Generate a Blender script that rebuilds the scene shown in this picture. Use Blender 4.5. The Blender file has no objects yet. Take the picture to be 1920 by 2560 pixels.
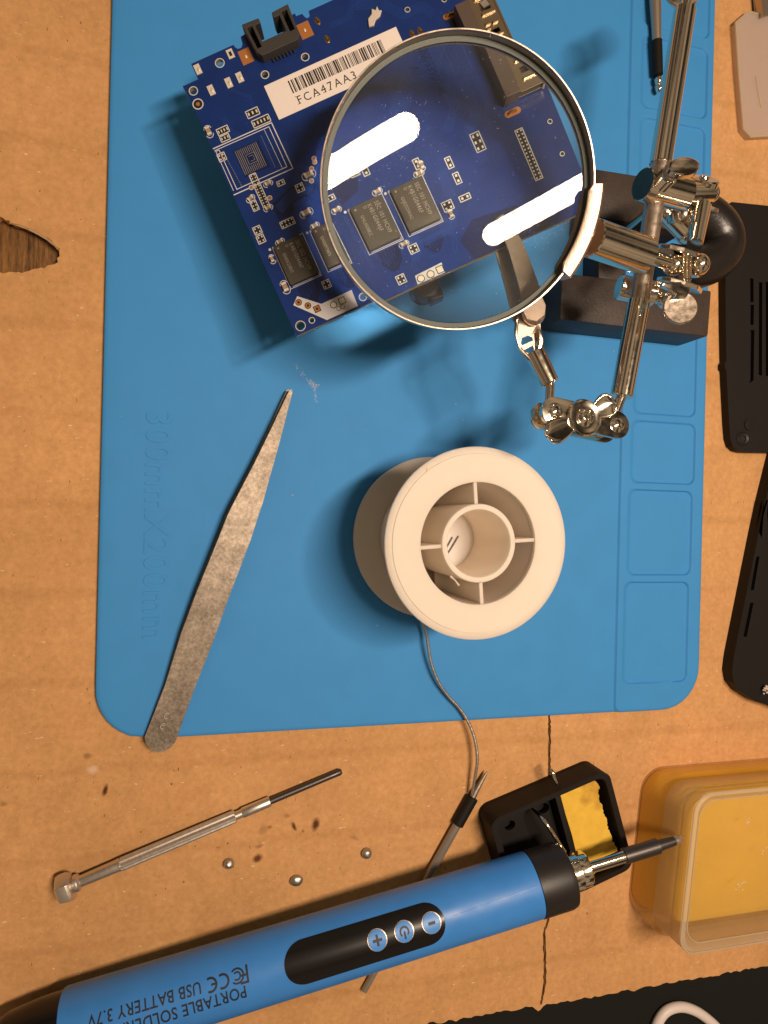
import bpy, bmesh, math, random
from mathutils import Vector, Matrix, noise
from mathutils.geometry import tessellate_polygon
random.seed(7)
sc = bpy.context.scene
S = 0.01                      # one Blender unit is 100 mm; every number below is in millimetres
PI = math.pi
# ---------------------------------------------------------------- camera
F_PX, CAM_H = 1700.0, 206.0
TILT, ROLL = math.radians(14.6), math.radians(1.4)
_xt = Vector((math.cos(TILT), 0, math.sin(TILT))); _y = Vector((0, 1, 0))
CR = math.cos(ROLL) * _xt + math.sin(ROLL) * _y
CU = -math.sin(ROLL) * _xt + math.cos(ROLL) * _y
CF = Vector((math.sin(TILT), 0, -math.cos(TILT)))
CAM = Vector((0, 0, CAM_H))
cd = bpy.data.cameras.new('camera'); cam = bpy.data.objects.new('camera', cd); sc.collection.objects.link(cam)
cam.matrix_world = Matrix(((CR.x, CU.x, -CF.x, 0), (CR.y, CU.y, -CF.y, 0), (CR.z, CU.z, -CF.z, CAM_H * S), (0, 0, 0, 1)))
cd.sensor_fit = 'VERTICAL'; cd.sensor_height = 36.0; cd.lens = 36.0 * F_PX / 2560.0
cd.clip_start = 0.01; cd.clip_end = 100.0
cd.dof.use_dof = True; cd.dof.focus_distance = 1.86; cd.dof.aperture_fstop = 22.0
sc.camera = cam
# ---------------------------------------------------------------- world, lamp, exposure
w = bpy.data.worlds.new('World'); sc.world = w; w.use_nodes = True
wn = w.node_tree; bg = wn.nodes['Background']
tc = wn.nodes.new('ShaderNodeTexCoord'); nz = wn.nodes.new('ShaderNodeTexNoise'); cr = wn.nodes.new('ShaderNodeValToRGB')
nz.inputs['Scale'].default_value = 2.4; nz.inputs['Detail'].default_value = 3.5
cr.color_ramp.elements[0].position = 0.44; cr.color_ramp.elements[0].color = (0.020, 0.016, 0.012, 1)
cr.color_ramp.elements[1].position = 0.60; cr.color_ramp.elements[1].color = (0.36, 0.26, 0.17, 1)
wn.links.new(tc.outputs['Generated'], nz.inputs['Vector']); wn.links.new(nz.outputs['Fac'], cr.inputs['Fac'])
wn.links.new(cr.outputs['Color'], bg.inputs['Color']); bg.inputs['Strength'].default_value = 1.0
LAMP_RAD = 138.0
LAMP_TINT = (1.0, 0.78, 0.60)
def lamp(shape, x, y, z, sx, sy, ang=0.0):
    l = bpy.data.lights.new('tube_lamp_light', 'AREA'); l.shape = shape; l.size = sx * S; l.size_y = sy * S
    a = sx * sy * S * S * (PI / 4 if shape in ('DISK', 'ELLIPSE') else 1.0)
    l.energy = LAMP_RAD * PI * a; l.color = LAMP_TINT
    l.cycles.is_caustics_light = True
    o = bpy.data.objects.new('tube_lamp_light', l); sc.collection.objects.link(o)
    o.location = (x * S, y * S, z * S); o.rotation_euler = (0, 0, ang); return o
LA = math.radians(33.2); L0 = (91.0, -3.0, 480.0); LLEN, LW = 150.0, 30.0
lamp('RECTANGLE', L0[0] + math.cos(LA) * LLEN / 2, L0[1] + math.sin(LA) * LLEN / 2, L0[2], LLEN, LW, LA)
lamp('DISK', L0[0], L0[1], L0[2] + 1, LW, LW)
lamp('DISK', L0[0] + math.cos(LA) * LLEN, L0[1] + math.sin(LA) * LLEN, L0[2] + 1, LW, LW)
vs = sc.view_settings; vs.view_transform = 'Standard'; vs.look = 'None'; vs.exposure = 0.0; vs.gamma = 1.0; vs.use_curve_mapping = False
sc.cycles.max_bounces = 14; sc.cycles.transmission_bounces = 10; sc.cycles.transparent_max_bounces = 16
sc.cycles.caustics_refractive = True; sc.cycles.caustics_reflective = False; sc.cycles.blur_glossy = 0.6; sc.cycles.sample_clamp_indirect = 34.0; sc.cycles.sample_clamp_direct = 34.0

def P(px, py, z):             # the point at height z seen at a pixel of the 1920 x 2560 photograph
    d = CF + CR * ((px - 960) / F_PX) - CU * ((py - 1280) / F_PX)
    t = (z - CAM_H) / d.z
    return CAM + d * t
# ---------------------------------------------------------------- materials
def srgb(r, g, b):
    f = lambda c: ((c / 255 + 0.055) / 1.055) ** 2.4 if c > 10 else c / 255 / 12.92
    return (f(r), f(g), f(b))
def mat(name, col, rough=0.5, metal=0.0, var=0.0, vscale=50.0, bump=0.0, bscale=200.0, spec=0.5, coat=0.0, stretch=None, rvar=0.0):
    m = bpy.data.materials.new(name); m.use_nodes = True; nt = m.node_tree; b = nt.nodes['Principled BSDF']
    b.inputs['Base Color'].default_value = (*col, 1); b.inputs['Roughness'].default_value = rough
    b.inputs['Metallic'].default_value = metal; b.inputs['Specular IOR Level'].default_value = spec
    b.inputs['Coat Weight'].default_value = coat
    t = nt.nodes.new('ShaderNodeTexCoord'); mp = nt.nodes.new('ShaderNodeMapping')
    nt.links.new(t.outputs['Object'], mp.inputs['Vector'])
    if stretch: mp.inputs['Scale'].default_value = stretch
    if var or rvar:
        n = nt.nodes.new('ShaderNodeTexNoise'); n.inputs['Scale'].default_value = vscale; n.inputs['Detail'].default_value = 6
        nt.links.new(mp.outputs['Vector'], n.inputs['Vector'])
        if var:
            mx = nt.nodes.new('ShaderNodeMix'); mx.data_type = 'RGBA'
            mx.inputs['A'].default_value = (*[c * (1 - var) for c in col], 1); mx.inputs['B'].default_value = (*[min(1, c * (1 + var)) for c in col], 1)
            nt.links.new(n.outputs['Fac'], mx.inputs['Factor']); nt.links.new(mx.outputs['Result'], b.inputs['Base Color'])
        if rvar:
            mr = nt.nodes.new('ShaderNodeMapRange'); mr.inputs['From Min'].default_value = .3; mr.inputs['From Max'].default_value = .7
            mr.inputs['To Min'].default_value = max(0.02, rough - rvar); mr.inputs['To Max'].default_value = rough + rvar
            nt.links.new(n.outputs['Fac'], mr.inputs['Value']); nt.links.new(mr.outputs['Result'], b.inputs['Roughness'])
    if bump:
        n2 = nt.nodes.new('ShaderNodeTexNoise'); n2.inputs['Scale'].default_value = bscale; n2.inputs['Detail'].default_value = 4
        nt.links.new(mp.outputs['Vector'], n2.inputs['Vector'])
        bp = nt.nodes.new('ShaderNodeBump'); bp.inputs['Strength'].default_value = bump; bp.inputs['Distance'].default_value = 0.002
        nt.links.new(n2.outputs['Fac'], bp.inputs['Height']); nt.links.new(bp.outputs['Normal'], b.inputs['Normal'])
    return m
M = {}
M['silicone'] = mat('blue_silicone', (0.050, 0.275, 0.64), 0.62, var=0.07, vscale=9, bump=0.10, bscale=900, spec=0.22)
M['black_cloth'] = mat('black_cloth', (0.012, 0.013, 0.011), 0.9, var=0.5, vscale=300, bump=0.8, bscale=900, spec=0.2)
M['nickel'] = mat('nickel_plate', (0.84, 0.75, 0.61), 0.13, 1.0, rvar=0.04, vscale=60)
M['brushed'] = mat('brushed_nickel', (0.62, 0.52, 0.42), 0.36, 1.0, bump=0.12, bscale=320, rvar=0.1, vscale=80)
M['rose_metal'] = mat('cast_zinc', (0.60, 0.45, 0.37), 0.46, 1.0, bump=0.35, bscale=420, rvar=0.06)
M['steel'] = mat('dull_steel', (0.32, 0.27, 0.215), 0.50, 0.92, var=0.60, vscale=4, bump=0.30, bscale=700, rvar=0.08)
_t = M['steel'].node_tree; _bs = _t.nodes['Principled BSDF']; _src = _bs.inputs['Base Color'].links[0].from_socket; _tc = _t.nodes.new('ShaderNodeTexCoord')
for _sc, _lo, _hi in ((110, .66, 1.30), (22, .75, 1.2)):
    _n1 = _t.nodes.new('ShaderNodeTexNoise'); _n1.inputs['Scale'].default_value = _sc; _n1.inputs['Detail'].default_value = 5; _n1.inputs['Roughness'].default_value = .75; _t.links.new(_tc.outputs['Object'], _n1.inputs['Vector'])
    _r1 = _t.nodes.new('ShaderNodeMapRange'); _r1.inputs['From Min'].default_value = .35; _r1.inputs['From Max'].default_value = .65; _r1.inputs['To Min'].default_value = _lo; _r1.inputs['To Max'].default_value = _hi; _t.links.new(_n1.outputs['Fac'], _r1.inputs['Value'])
    _v = _t.nodes.new('ShaderNodeVectorMath'); _v.operation = 'SCALE'; _t.links.new(_src, _v.inputs[0]); _t.links.new(_r1.outputs['Result'], _v.inputs['Scale']); _src = _v.outputs[0]
_t.links.new(_src, _bs.inputs['Base Color'])
M['bright_metal'] = mat('bright_zinc', (0.74, 0.68, 0.60), 0.40, 1.0, bump=0.03, bscale=400, rvar=0.05, vscale=90)
M['solder'] = mat('solder_metal', (0.50, 0.47, 0.44), 0.46, 1.0, bump=0.8, bscale=90)
M['gunmetal'] = mat('dark_steel', (0.10, 0.09, 0.085), 0.38, 0.8, bump=0.1, bscale=300)
M['iron_enamel'] = mat('lightened_cast_enamel', (0.050, 0.036, 0.029), 0.50, bump=0.5, bscale=130, spec=0.4, var=.25, vscale=60)  # base enamel, lightened to carry the lit sheen of the bar tops
M['arch_enamel'] = mat('darker_cast_enamel', (0.014, 0.011, 0.010), 0.33, bump=0.35, bscale=120, spec=0.6)  # same paint as the bars, a darker glossier copy for the black-looking arch
M['black_plastic'] = mat('black_plastic', (0.016, 0.013, 0.012), 0.42, bump=0.15, bscale=700, spec=0.45)
M['matt_black'] = mat('matt_black_plastic', (0.010, 0.0078, 0.0065), 0.60, bump=0.25, bscale=500, spec=0.22)
M['gloss_black'] = mat('gloss_black', (0.006, 0.005, 0.005), 0.26, spec=0.4)
M['blue_shell'] = mat('blue_shell', (0.045, 0.235, 0.66), 0.40, var=0.10, vscale=12, rvar=0.10, bump=0.10, bscale=500, spec=0.45)
M['button_blue'] = mat('button_blue', (0.06, 0.27, 0.72), 0.35)
M['ink'] = mat('black_ink', (0.012, 0.014, 0.022), 0.5)
M['label_ink'] = mat('label_ink', (0.02, 0.018, 0.016), 0.6)
M['paper'] = mat('label_paper', (0.80, 0.72, 0.66), 0.55, var=0.04, vscale=60)
M['spool'] = mat('cream_plastic', (0.80, 0.69, 0.56), 0.62, var=0.03, vscale=20, bump=0.04, bscale=200)
_b = M['spool'].node_tree.nodes['Principled BSDF']; _b.inputs['Subsurface Weight'].default_value = 0.55; _b.inputs['Subsurface Scale'].default_value = 0.06; _b.inputs['Subsurface Radius'].default_value = (1.0, 1.0, 1.0)
M['white_sticker'] = mat('white_card', (0.80, 0.78, 0.76), 0.6)
M['silk'] = mat('white_silkscreen', (0.62, 0.62, 0.62), 0.55)
M['pad'] = mat('tinned_pad', (0.78, 0.72, 0.60), 0.45, 0.30, bump=0.3, bscale=260)
M['copper'] = mat('orange_copper', (0.50, 0.20, 0.055), 0.42, 0.35, bump=0.1, bscale=300)
M['gold'] = mat('gold_plate', (0.70, 0.42, 0.13), 0.25, 1.0, bump=0.3, bscale=300)
M['chip'] = mat('chip_epoxy', (0.060, 0.052, 0.038), 0.55, var=0.22, vscale=700, bump=0.3, bscale=900)
M['chip_mark'] = mat('chip_marking', (0.26, 0.235, 0.19), 0.7)
M['ceramic'] = mat('tan_ceramic', (0.34, 0.25, 0.16), 0.5)
M['fr4'] = mat('fibreglass_edge', (0.30, 0.22, 0.10), 0.6, var=0.3, vscale=300)
M['soldermask'] = mat('blue_soldermask', (0.005, 0.026, 0.150), 0.30, var=0.30, vscale=22, bump=0.06, bscale=700, spec=0.5)
M['trace'] = mat('raised_trace_mask', (0.013, 0.050, 0.24), 0.28, spec=0.5)
M['trace_dark'] = mat('bare_mask', (0.004, 0.012, 0.065), 0.32, spec=0.5)
M['dark_hole'] = mat('hole_dark', (0.01, 0.009, 0.008), 0.7)
M['connector'] = mat('connector_plastic', (0.040, 0.035, 0.032), 0.6, bump=0.5, bscale=500)
M['slot_plastic'] = mat('slot_plastic', (0.085, 0.060, 0.045), 0.5, bump=0.2, bscale=400)
M['slot_shell'] = mat('slot_shell', (0.52, 0.42, 0.29), 0.28, 1.0, bump=0.1, bscale=200)
M['goop'] = mat('silicone_smear', (0.60, 0.52, 0.44), 0.6, bump=0.6, bscale=250)
M['white_rubber'] = mat('white_cable', (0.76, 0.68, 0.64), 0.45)
M['lens_edge'] = mat('ground_glass', (0.085, 0.10, 0.08), 0.5, bump=0.2, bscale=200)
M['dust'] = mat('dust', (0.62, 0.58, 0.55), 0.7)
M['sponge'] = mat('yellow_sponge', (0.80, 0.50, 0.055), 0.85, var=0.18, vscale=28, bump=0.7, bscale=160)
M['scorch'] = mat('scorched_sponge', (0.42, 0.20, 0.04), 0.9, var=0.3, vscale=60, bump=0.6, bscale=160)
M['box_yellow'] = mat('amber_foam', (0.86, 0.50, 0.045), 0.8, var=0.22, vscale=3.2, bump=0.3, bscale=140)
_t = M['sponge'].node_tree; _n1 = _t.nodes.new('ShaderNodeTexNoise'); _n1.inputs['Scale'].default_value = 9; _n1.inputs['Detail'].default_value = 5; _r1 = _t.nodes.new('ShaderNodeValToRGB'); _r1.color_ramp.elements[0].position = .56; _r1.color_ramp.elements[1].position = .72; _r1.color_ramp.elements[1].color = (.8, .8, .8, 1)
_tc = _t.nodes.new('ShaderNodeTexCoord'); _t.links.new(_tc.outputs['Object'], _n1.inputs['Vector']); _t.links.new(_n1.outputs['Fac'], _r1.inputs['Fac']); _mx = _t.nodes.new('ShaderNodeMix'); _mx.data_type = 'RGBA'; _bs = _t.nodes['Principled BSDF']; _src = _bs.inputs['Base Color'].links[0].from_socket
_t.links.new(_r1.outputs['Color'], _mx.inputs['Factor']); _t.links.new(_src, _mx.inputs['A']); _mx.inputs['B'].default_value = (.34, .14, .02, 1); _t.links.new(_mx.outputs['Result'], _bs.inputs['Base Color'])
M['clear_tube'] = mat('grey_ceramic_rod', (0.30, 0.26, 0.22), 0.25, 0.4, stretch=(1, 1, 1))
M['tan_handle'] = mat('champagne_metal', (0.55, 0.45, 0.36), 0.38, 0.9, bump=0.1, bscale=300)
def frosted(name, col, clear, gloss=0.25):
    m = bpy.data.materials.new(name); m.use_nodes = True; nt = m.node_tree; nt.nodes.clear()
    out = nt.nodes.new('ShaderNodeOutputMaterial'); tr = nt.nodes.new('ShaderNodeBsdfTransparent'); tl = nt.nodes.new('ShaderNodeBsdfTranslucent')
    df = nt.nodes.new('ShaderNodeBsdfDiffuse'); gl = nt.nodes.new('ShaderNodeBsdfGlossy'); gl.inputs['Roughness'].default_value = gloss
    m1 = nt.nodes.new('ShaderNodeMixShader'); m2 = nt.nodes.new('ShaderNodeMixShader'); m3 = nt.nodes.new('ShaderNodeMixShader')
    n = nt.nodes.new('ShaderNodeTexNoise'); n.inputs['Scale'].default_value = 6; n.inputs['Detail'].default_value = 3
    t = nt.nodes.new('ShaderNodeTexCoord'); nt.links.new(t.outputs['Object'], n.inputs['Vector'])
    mr = nt.nodes.new('ShaderNodeMapRange'); mr.inputs['To Min'].default_value = max(0, clear - .10); mr.inputs['To Max'].default_value = min(1, clear + .10)
    nt.links.new(n.outputs['Fac'], mr.inputs['Value'])
    tl.inputs['Color'].default_value = (*col, 1); df.inputs['Color'].default_value = (*col, 1)
    m1.inputs[0].default_value = 0.5; nt.links.new(tl.outputs[0], m1.inputs[1]); nt.links.new(df.outputs[0], m1.inputs[2])
    nt.links.new(mr.outputs['Result'], m2.inputs[0]); nt.links.new(m1.outputs[0], m2.inputs[1]); nt.links.new(tr.outputs[0], m2.inputs[2])
    lw = nt.nodes.new('ShaderNodeLayerWeight'); pw = nt.nodes.new('ShaderNodeMath'); pw.operation = 'POWER'; pw.inputs[1].default_value = 4.0
    ma = nt.nodes.new('ShaderNodeMath'); ma.operation = 'MULTIPLY_ADD'; ma.inputs[1].default_value = .5; ma.inputs[2].default_value = .04
    nt.links.new(lw.outputs['Facing'], pw.inputs[0]); nt.links.new(pw.outputs[0], ma.inputs[0]); nt.links.new(ma.outputs[0], m3.inputs[0]); nt.links.new(m2.outputs[0], m3.inputs[1]); nt.links.new(gl.outputs[0], m3.inputs[2])
    nt.links.new(m3.outputs[0], out.inputs['Surface']); return m
M['frost_lid'] = frosted('frosted_lid', (0.80, 0.60, 0.26), 0.84)  # amber tint painted in for yellow light scattered up from the contents
M['frost_wall'] = frosted('frosted_wall', (0.88, 0.56, 0.12), 0.62)
M['frost_rim'] = frosted('frosted_rim', (0.86, 0.76, 0.58), 0.35)
M['frost_beige'] = frosted('frosted_beige', (0.78, 0.60, 0.36), 0.42)
M['worn_jaw'] = mat('worn_jaw', (0.40, 0.32, 0.25), 0.42, 0.55, var=0.2, vscale=40, bump=0.2, bscale=300)
M['frost_clear'] = frosted('milky_plastic', (0.84, 0.74, 0.66), 0.38)
M['tube_clear'] = frosted('clear_sleeve', (0.5, 0.48, 0.45), 0.85, 0.08)
_f = bpy.data.materials.new('dust_haze_film'); _f.use_nodes = True; _n = _f.node_tree; _n.nodes.clear()  # dust layer whose pale diffuse also paints the lens's grey haze
_a = _n.nodes.new('ShaderNodeBsdfTransparent'); _b2 = _n.nodes.new('ShaderNodeBsdfDiffuse'); _c = _n.nodes.new('ShaderNodeMixShader'); _d = _n.nodes.new('ShaderNodeOutputMaterial'); _e = _n.nodes.new('ShaderNodeTexNoise'); _m = _n.nodes.new('ShaderNodeMapRange')
_b2.inputs['Color'].default_value = (.62, .62, .66, 1); _e.inputs['Scale'].default_value = 5; _e.inputs['Detail'].default_value = 5; _m.inputs['To Min'].default_value = 0.0; _m.inputs['To Max'].default_value = 0.05
_n.links.new(_e.outputs['Fac'], _m.inputs['Value']); _n.links.new(_m.outputs['Result'], _c.inputs[0]); _n.links.new(_a.outputs[0], _c.inputs[1]); _n.links.new(_b2.outputs[0], _c.inputs[2]); _n.links.new(_c.outputs[0], _d.inputs['Surface']); M['dust_haze_film'] = _f
g = bpy.data.materials.new('lens_glass'); g.use_nodes = True; nt = g.node_tree; nt.nodes.clear()
_o = nt.nodes.new('ShaderNodeOutputMaterial'); _g = nt.nodes.new('ShaderNodeBsdfGlass'); _g.inputs['Roughness'].default_value = 0; _g.inputs['IOR'].default_value = 1.5
_g.inputs['Color'].default_value = (0.97, 0.985, 0.97, 1); nt.links.new(_g.outputs[0], _o.inputs['Surface']); M['glass'] = g

def cardboard_material(stains):
    m = bpy.data.materials.new('cardboard'); m.use_nodes = True; nt = m.node_tree; b = nt.nodes['Principled BSDF']; L = nt.links.new
    b.inputs['Roughness'].default_value = 0.82; b.inputs['Specular IOR Level'].default_value = 0.2
    t = nt.nodes.new('ShaderNodeTexCoord')
    def noise_(scale, detail, sx=1, sy=1, rough=.5):
        mp = nt.nodes.new('ShaderNodeMapping'); mp.inputs['Scale'].default_value = (sx, sy, 1)
        n = nt.nodes.new('ShaderNodeTexNoise'); n.inputs['Scale'].default_value = scale; n.inputs['Detail'].default_value = detail; n.inputs['Roughness'].default_value = rough
        L(t.outputs['Object'], mp.inputs['Vector']); L(mp.outputs['Vector'], n.inputs['Vector']); return n.outputs['Fac']
    def ramp(src, p0, c0, p1, c1):
        r = nt.nodes.new('ShaderNodeValToRGB'); e = r.color_ramp.elements
        e[0].position = p0; e[0].color = c0; e[1].position = p1; e[1].color = c1; L(src, r.inputs['Fac']); return r.outputs['Color']
    def mix(fac, a, c, mode='MIX'):
        x = nt.nodes.new('ShaderNodeMix'); x.data_type = 'RGBA'; x.blend_type = mode
        for k, v in (('Factor', fac), ('A', a), ('B', c)):
            if isinstance(v, (int, float)): x.inputs[k].default_value = v
            elif isinstance(v, tuple): x.inputs[k].default_value = v
            else: L(v, x.inputs[k])
        return x.outputs['Result']
    base = ramp(noise_(2.2, 4), .35, (0.58, 0.315, 0.130, 1), .65, (0.66, 0.36, 0.152, 1))
    c = mix(1.0, base, ramp(noise_(60, 6, rough=.7), .30, (.86, .84, .80, 1), .70, (1.10, 1.10, 1.10, 1)), 'MULTIPLY')
    c = mix(1.0, c, ramp(noise_(22, 5, 1, .6), .30, (.93, .92, .90, 1), .72, (1.05, 1.05, 1.06, 1)), 'MULTIPLY')
    # fluting under the liner, faint lines running across
    w_ = nt.nodes.new('ShaderNodeTexWave'); w_.bands_direction = 'Y'; w_.inputs['Scale'].default_value = 1.25; w_.inputs['Distortion'].default_value = .5; w_.inputs['Detail'].default_value = 4; w_.inputs['Detail Scale'].default_value = 6
    L(t.outputs['Object'], w_.inputs['Vector'])
    c = mix(1.0, c, ramp(w_.outputs['Fac'], 0.0, (.93, .91, .89, 1), .05, (1, 1, 1, 1)), 'MULTIPLY')
    # short dark and light fibres
    c = mix(ramp(noise_(150, 2, 1, .35), .705, (0, 0, 0, 1), .76, (1, 1, 1, 1)), c, (0.20, 0.09, 0.03, 1))
    c = mix(ramp(noise_(120, 2, .4, 1), .72, (0, 0, 0, 1), .77, (1, 1, 1, 1)), c, (0.80, 0.58, 0.36, 1))
    for (x, y, rx, ry, ang, col, amt) in stains:
        mp = nt.nodes.new('ShaderNodeMapping'); mp.vector_type = 'TEXTURE'
        mp.inputs['Location'].default_value = (x * S, y * S, 0); mp.inputs['Rotation'].default_value = (0, 0, math.radians(ang)); mp.inputs['Scale'].default_value = (rx * S, ry * S, 1)
        nd = nt.nodes.new('ShaderNodeTexNoise'); nd.inputs['Scale'].default_value = 45; nd.inputs['Detail'].default_value = 3
        L(t.outputs['Object'], nd.inputs['Vector'])
        sepn = nt.nodes.new('ShaderNodeVectorMath'); sepn.operation = 'SCALE'; sepn.inputs['Scale'].default_value = 0.009
        sub = nt.nodes.new('ShaderNodeVectorMath'); sub.operation = 'SUBTRACT'; sub.inputs[1].default_value = (.5, .5, .5)
        L(nd.outputs['Color'], sub.inputs[0]); L(sub.outputs[0], sepn.inputs[0])
        add = nt.nodes.new('ShaderNodeVectorMath'); add.operation = 'ADD'; L(t.outputs['Object'], add.inputs[0]); L(sepn.outputs[0], add.inputs[1])
        L(add.outputs[0], mp.inputs['Vector'])
        sx = nt.nodes.new('ShaderNodeSeparateXYZ'); cx = nt.nodes.new('ShaderNodeCombineXYZ'); L(mp.outputs[0], sx.inputs[0]); L(sx.outputs[0], cx.inputs[0]); L(sx.outputs[1], cx.inputs[1])
        ln = nt.nodes.new('ShaderNodeVectorMath'); ln.operation = 'LENGTH'; L(cx.outputs[0], ln.inputs[0])
        c = mix(ramp(ln.outputs['Value'], .35, (min(1, amt * 1.15),) * 3 + (1,), 1.15, (0, 0, 0, 1)), c, (*col, 1))
    L(c, b.inputs['Base Color'])
    bp = nt.nodes.new('ShaderNodeBump'); bp.inputs['Strength'].default_value = .5; bp.inputs['Distance'].default_value = .003
    L(noise_(75, 6, rough=.7), bp.inputs['Height']); L(bp.outputs['Normal'], b.inputs['Normal'])
    return m
def wood_material():
    m = bpy.data.materials.new('brown_wood'); m.use_nodes = True; nt = m.node_tree; b = nt.nodes['Principled BSDF']; L = nt.links.new
    t = nt.nodes.new('ShaderNodeTexCoord'); mp = nt.nodes.new('ShaderNodeMapping'); mp.inputs['Scale'].default_value = (1, .11, 1); mp.inputs['Rotation'].default_value = (0, 0, -.12)
    n = nt.nodes.new('ShaderNodeTexNoise'); n.inputs['Scale'].default_value = 42; n.inputs['Detail'].default_value = 12; n.inputs['Roughness'].default_value = .82
    r = nt.nodes.new('ShaderNodeValToRGB'); e = r.color_ramp.elements
    e[0].position = .40; e[0].color = (0.035, 0.013, 0.003, 1); e[1].position = .64; e[1].color = (0.34, 0.16, 0.04, 1)
    L(t.outputs['Object'], mp.inputs['Vector']); L(mp.outputs[0], n.inputs['Vector']); L(n.outputs['Fac'], r.inputs['Fac']); L(r.outputs['Color'], b.inputs['Base Color'])
    b.inputs['Roughness'].default_value = .45; return m
M['wood'] = wood_material()
# ---------------------------------------------------------------- mesh building
def frame(n, x=None):          # rotation whose z axis is n
    n = Vector(n).normalized()
    if x is None: x = Vector((1, 0, 0)) if abs(n.x) < .9 else Vector((0, 1, 0))
    x = (Vector(x) - n * n.dot(Vector(x))).normalized(); y = n.cross(x)
    return Matrix(((x.x, y.x, n.x), (x.y, y.y, n.y), (x.z, y.z, n.z)))
def at_frame(o, R): return Matrix.Translation(Vector(o)) @ R.to_4x4()
class MB:
    def __init__(s): s.v = []; s.f = []; s.mi = []; s.cur = 0
    def add(s, vs, fs, T=None):
        b = len(s.v)
        s.v += [(T @ Vector(v)) if T is not None else Vector(v) for v in vs]
        s.f += [tuple(b + i for i in f) for f in fs]; s.mi += [s.cur] * len(fs); return s
    def box(s, c, d, T=None):
        x, y, z = c; a, b, h = d[0] / 2, d[1] / 2, d[2] / 2
        vs = [(x + i * a, y + j * b, z + k * h) for i in (-1, 1) for j in (-1, 1) for k in (-1, 1)]
        return s.add(vs, [(0, 1, 3, 2), (4, 6, 7, 5), (0, 4, 5, 1), (2, 3, 7, 6), (0, 2, 6, 4), (1, 5, 7, 3)], T)
    def lathe(s, prof, T=None, n=48, closed=False, sx=1, sy=1):   # profile of (radius, z)
        vs = []; fs = []
        for (q, z) in prof:
            for i in range(n): a = 2 * PI * i / n; vs.append((q * math.cos(a) * sx, q * math.sin(a) * sy, z))
        m = len(prof)
        for k in range(m if closed else m - 1):
            A = k * n; B = ((k + 1) % m) * n
            for i in range(n): j = (i + 1) % n; fs.append((A + i, A + j, B + j, B + i))
        if not closed:
            if prof[0][0] > 1e-6: fs.append(tuple(range(n))[::-1])
            if prof[-1][0] > 1e-6: fs.append(tuple((m - 1) * n + i for i in range(n)))
        return s.add(vs, fs, T)
    def cyl(s, p, q, r, r2=None, n=32, bev=0.0):
        p, q = Vector(p), Vector(q); d = q - p; h = d.length; r2 = r if r2 is None else r2
        pr = [(r, 0), (r2, h)] if not bev else [(r - bev, 0), (r, bev), (r2, h - bev), (r2 - bev, h)]
        return s.lathe(pr, at_frame(p, frame(d)), n)
    def sphere(s, c, r, sc_=(1, 1, 1), T=None, n=24):
        pr = [(max(1e-4, r * math.sin(PI * k / 14)) * 1.0, -r * math.cos(PI * k / 14) * sc_[2]) for k in range(15)]
        pr[0] = (1e-4, pr[0][1]); pr[-1] = (1e-4, pr[-1][1])
        T0 = Matrix.Translation(Vector(c)) if T is None else T @ Matrix.Translation(Vector(c))
        return s.lathe(pr, T0, n, sx=sc_[0], sy=sc_[1])
    def tube(s, pts, r, n=14, radii=None, caps=True):
        pts = [Vector(p) for p in pts]; vs = []; fs = []; prev = None
        for k, p in enumerate(pts):
            d = (pts[min(k + 1, len(pts) - 1)] - pts[max(k - 1, 0)]).normalized()
            if prev is None: x = d.orthogonal().normalized()
            else: x = (prev - d * prev.dot(d)).normalized()
            prev = x; y = d.cross(x); rr = radii[k] if radii else r
            for i in range(n): a = 2 * PI * i / n; vs.append(p + (x * math.cos(a) + y * math.sin(a)) * rr)
        for k in range(len(pts) - 1):
            for i in range(n): j = (i + 1) % n; fs.append((k * n + i, k * n + j, (k + 1) * n + j, (k + 1) * n + i))
        if caps: fs.append(tuple(range(n))[::-1]); fs.append(tuple((len(pts) - 1) * n + i for i in range(n)))
        return s.add(vs, fs)
    def prism(s, loops, z0, z1, T=None):     # outer loop first, then holes; local xy
        loops = [[Vector((p[0], p[1], 0)) for p in lp] for lp in loops]
        tri = tessellate_polygon(loops); flat = [p for lp in loops for p in lp]; n = len(flat)
        vs = [(p.x, p.y, z0) for p in flat] + [(p.x, p.y, z1) for p in flat]; fs = []
        for t in tri:
            a, b, c = (flat[i] for i in t); cw = (b - a).cross(c - a).z < 0
            t = t[::-1] if cw else t
            fs.append(tuple(i + n for i in t)); fs.append(tuple(t)[::-1])
        k = 0
        for lp in loops:
            m = len(lp); area = sum(lp[i].x * lp[(i + 1) % m].y - lp[(i + 1) % m].x * lp[i].y for i in range(m))
            for i in range(m):
                j = (i + 1) % m; q = (k + i, k + j, n + k + j, n + k + i)
                fs.append(q if (area > 0) == (k == 0) else q[::-1])
            k += m
        return s.add(vs, fs, T)
    def slab(s, pts, th, holes=()):          # polygon of 3D points, thickened downwards
        loops = [list(map(Vector, pts))] + [list(map(Vector, h)) for h in holes]
        tri = tessellate_polygon([[Vector((p.x, p.y, 0)) for p in lp] for lp in loops]); flat = [p for lp in loops for p in lp]; n = len(flat)
        vs = flat + [p - Vector((0, 0, th)) for p in flat]; fs = []
        for t in tri:
            a, b, c = (flat[i] for i in t); t = t[::-1] if (b - a).cross(c - a).z < 0 else t
            fs.append(tuple(t)); fs.append(tuple(i + n for i in t)[::-1])
        k = 0
        for lp in loops:
            m = len(lp)
            for i in range(m): j = (i + 1) % m; fs.append((k + j, k + i, n + k + i, n + k + j))
            k += m
        return s.add(vs, fs)
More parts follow.
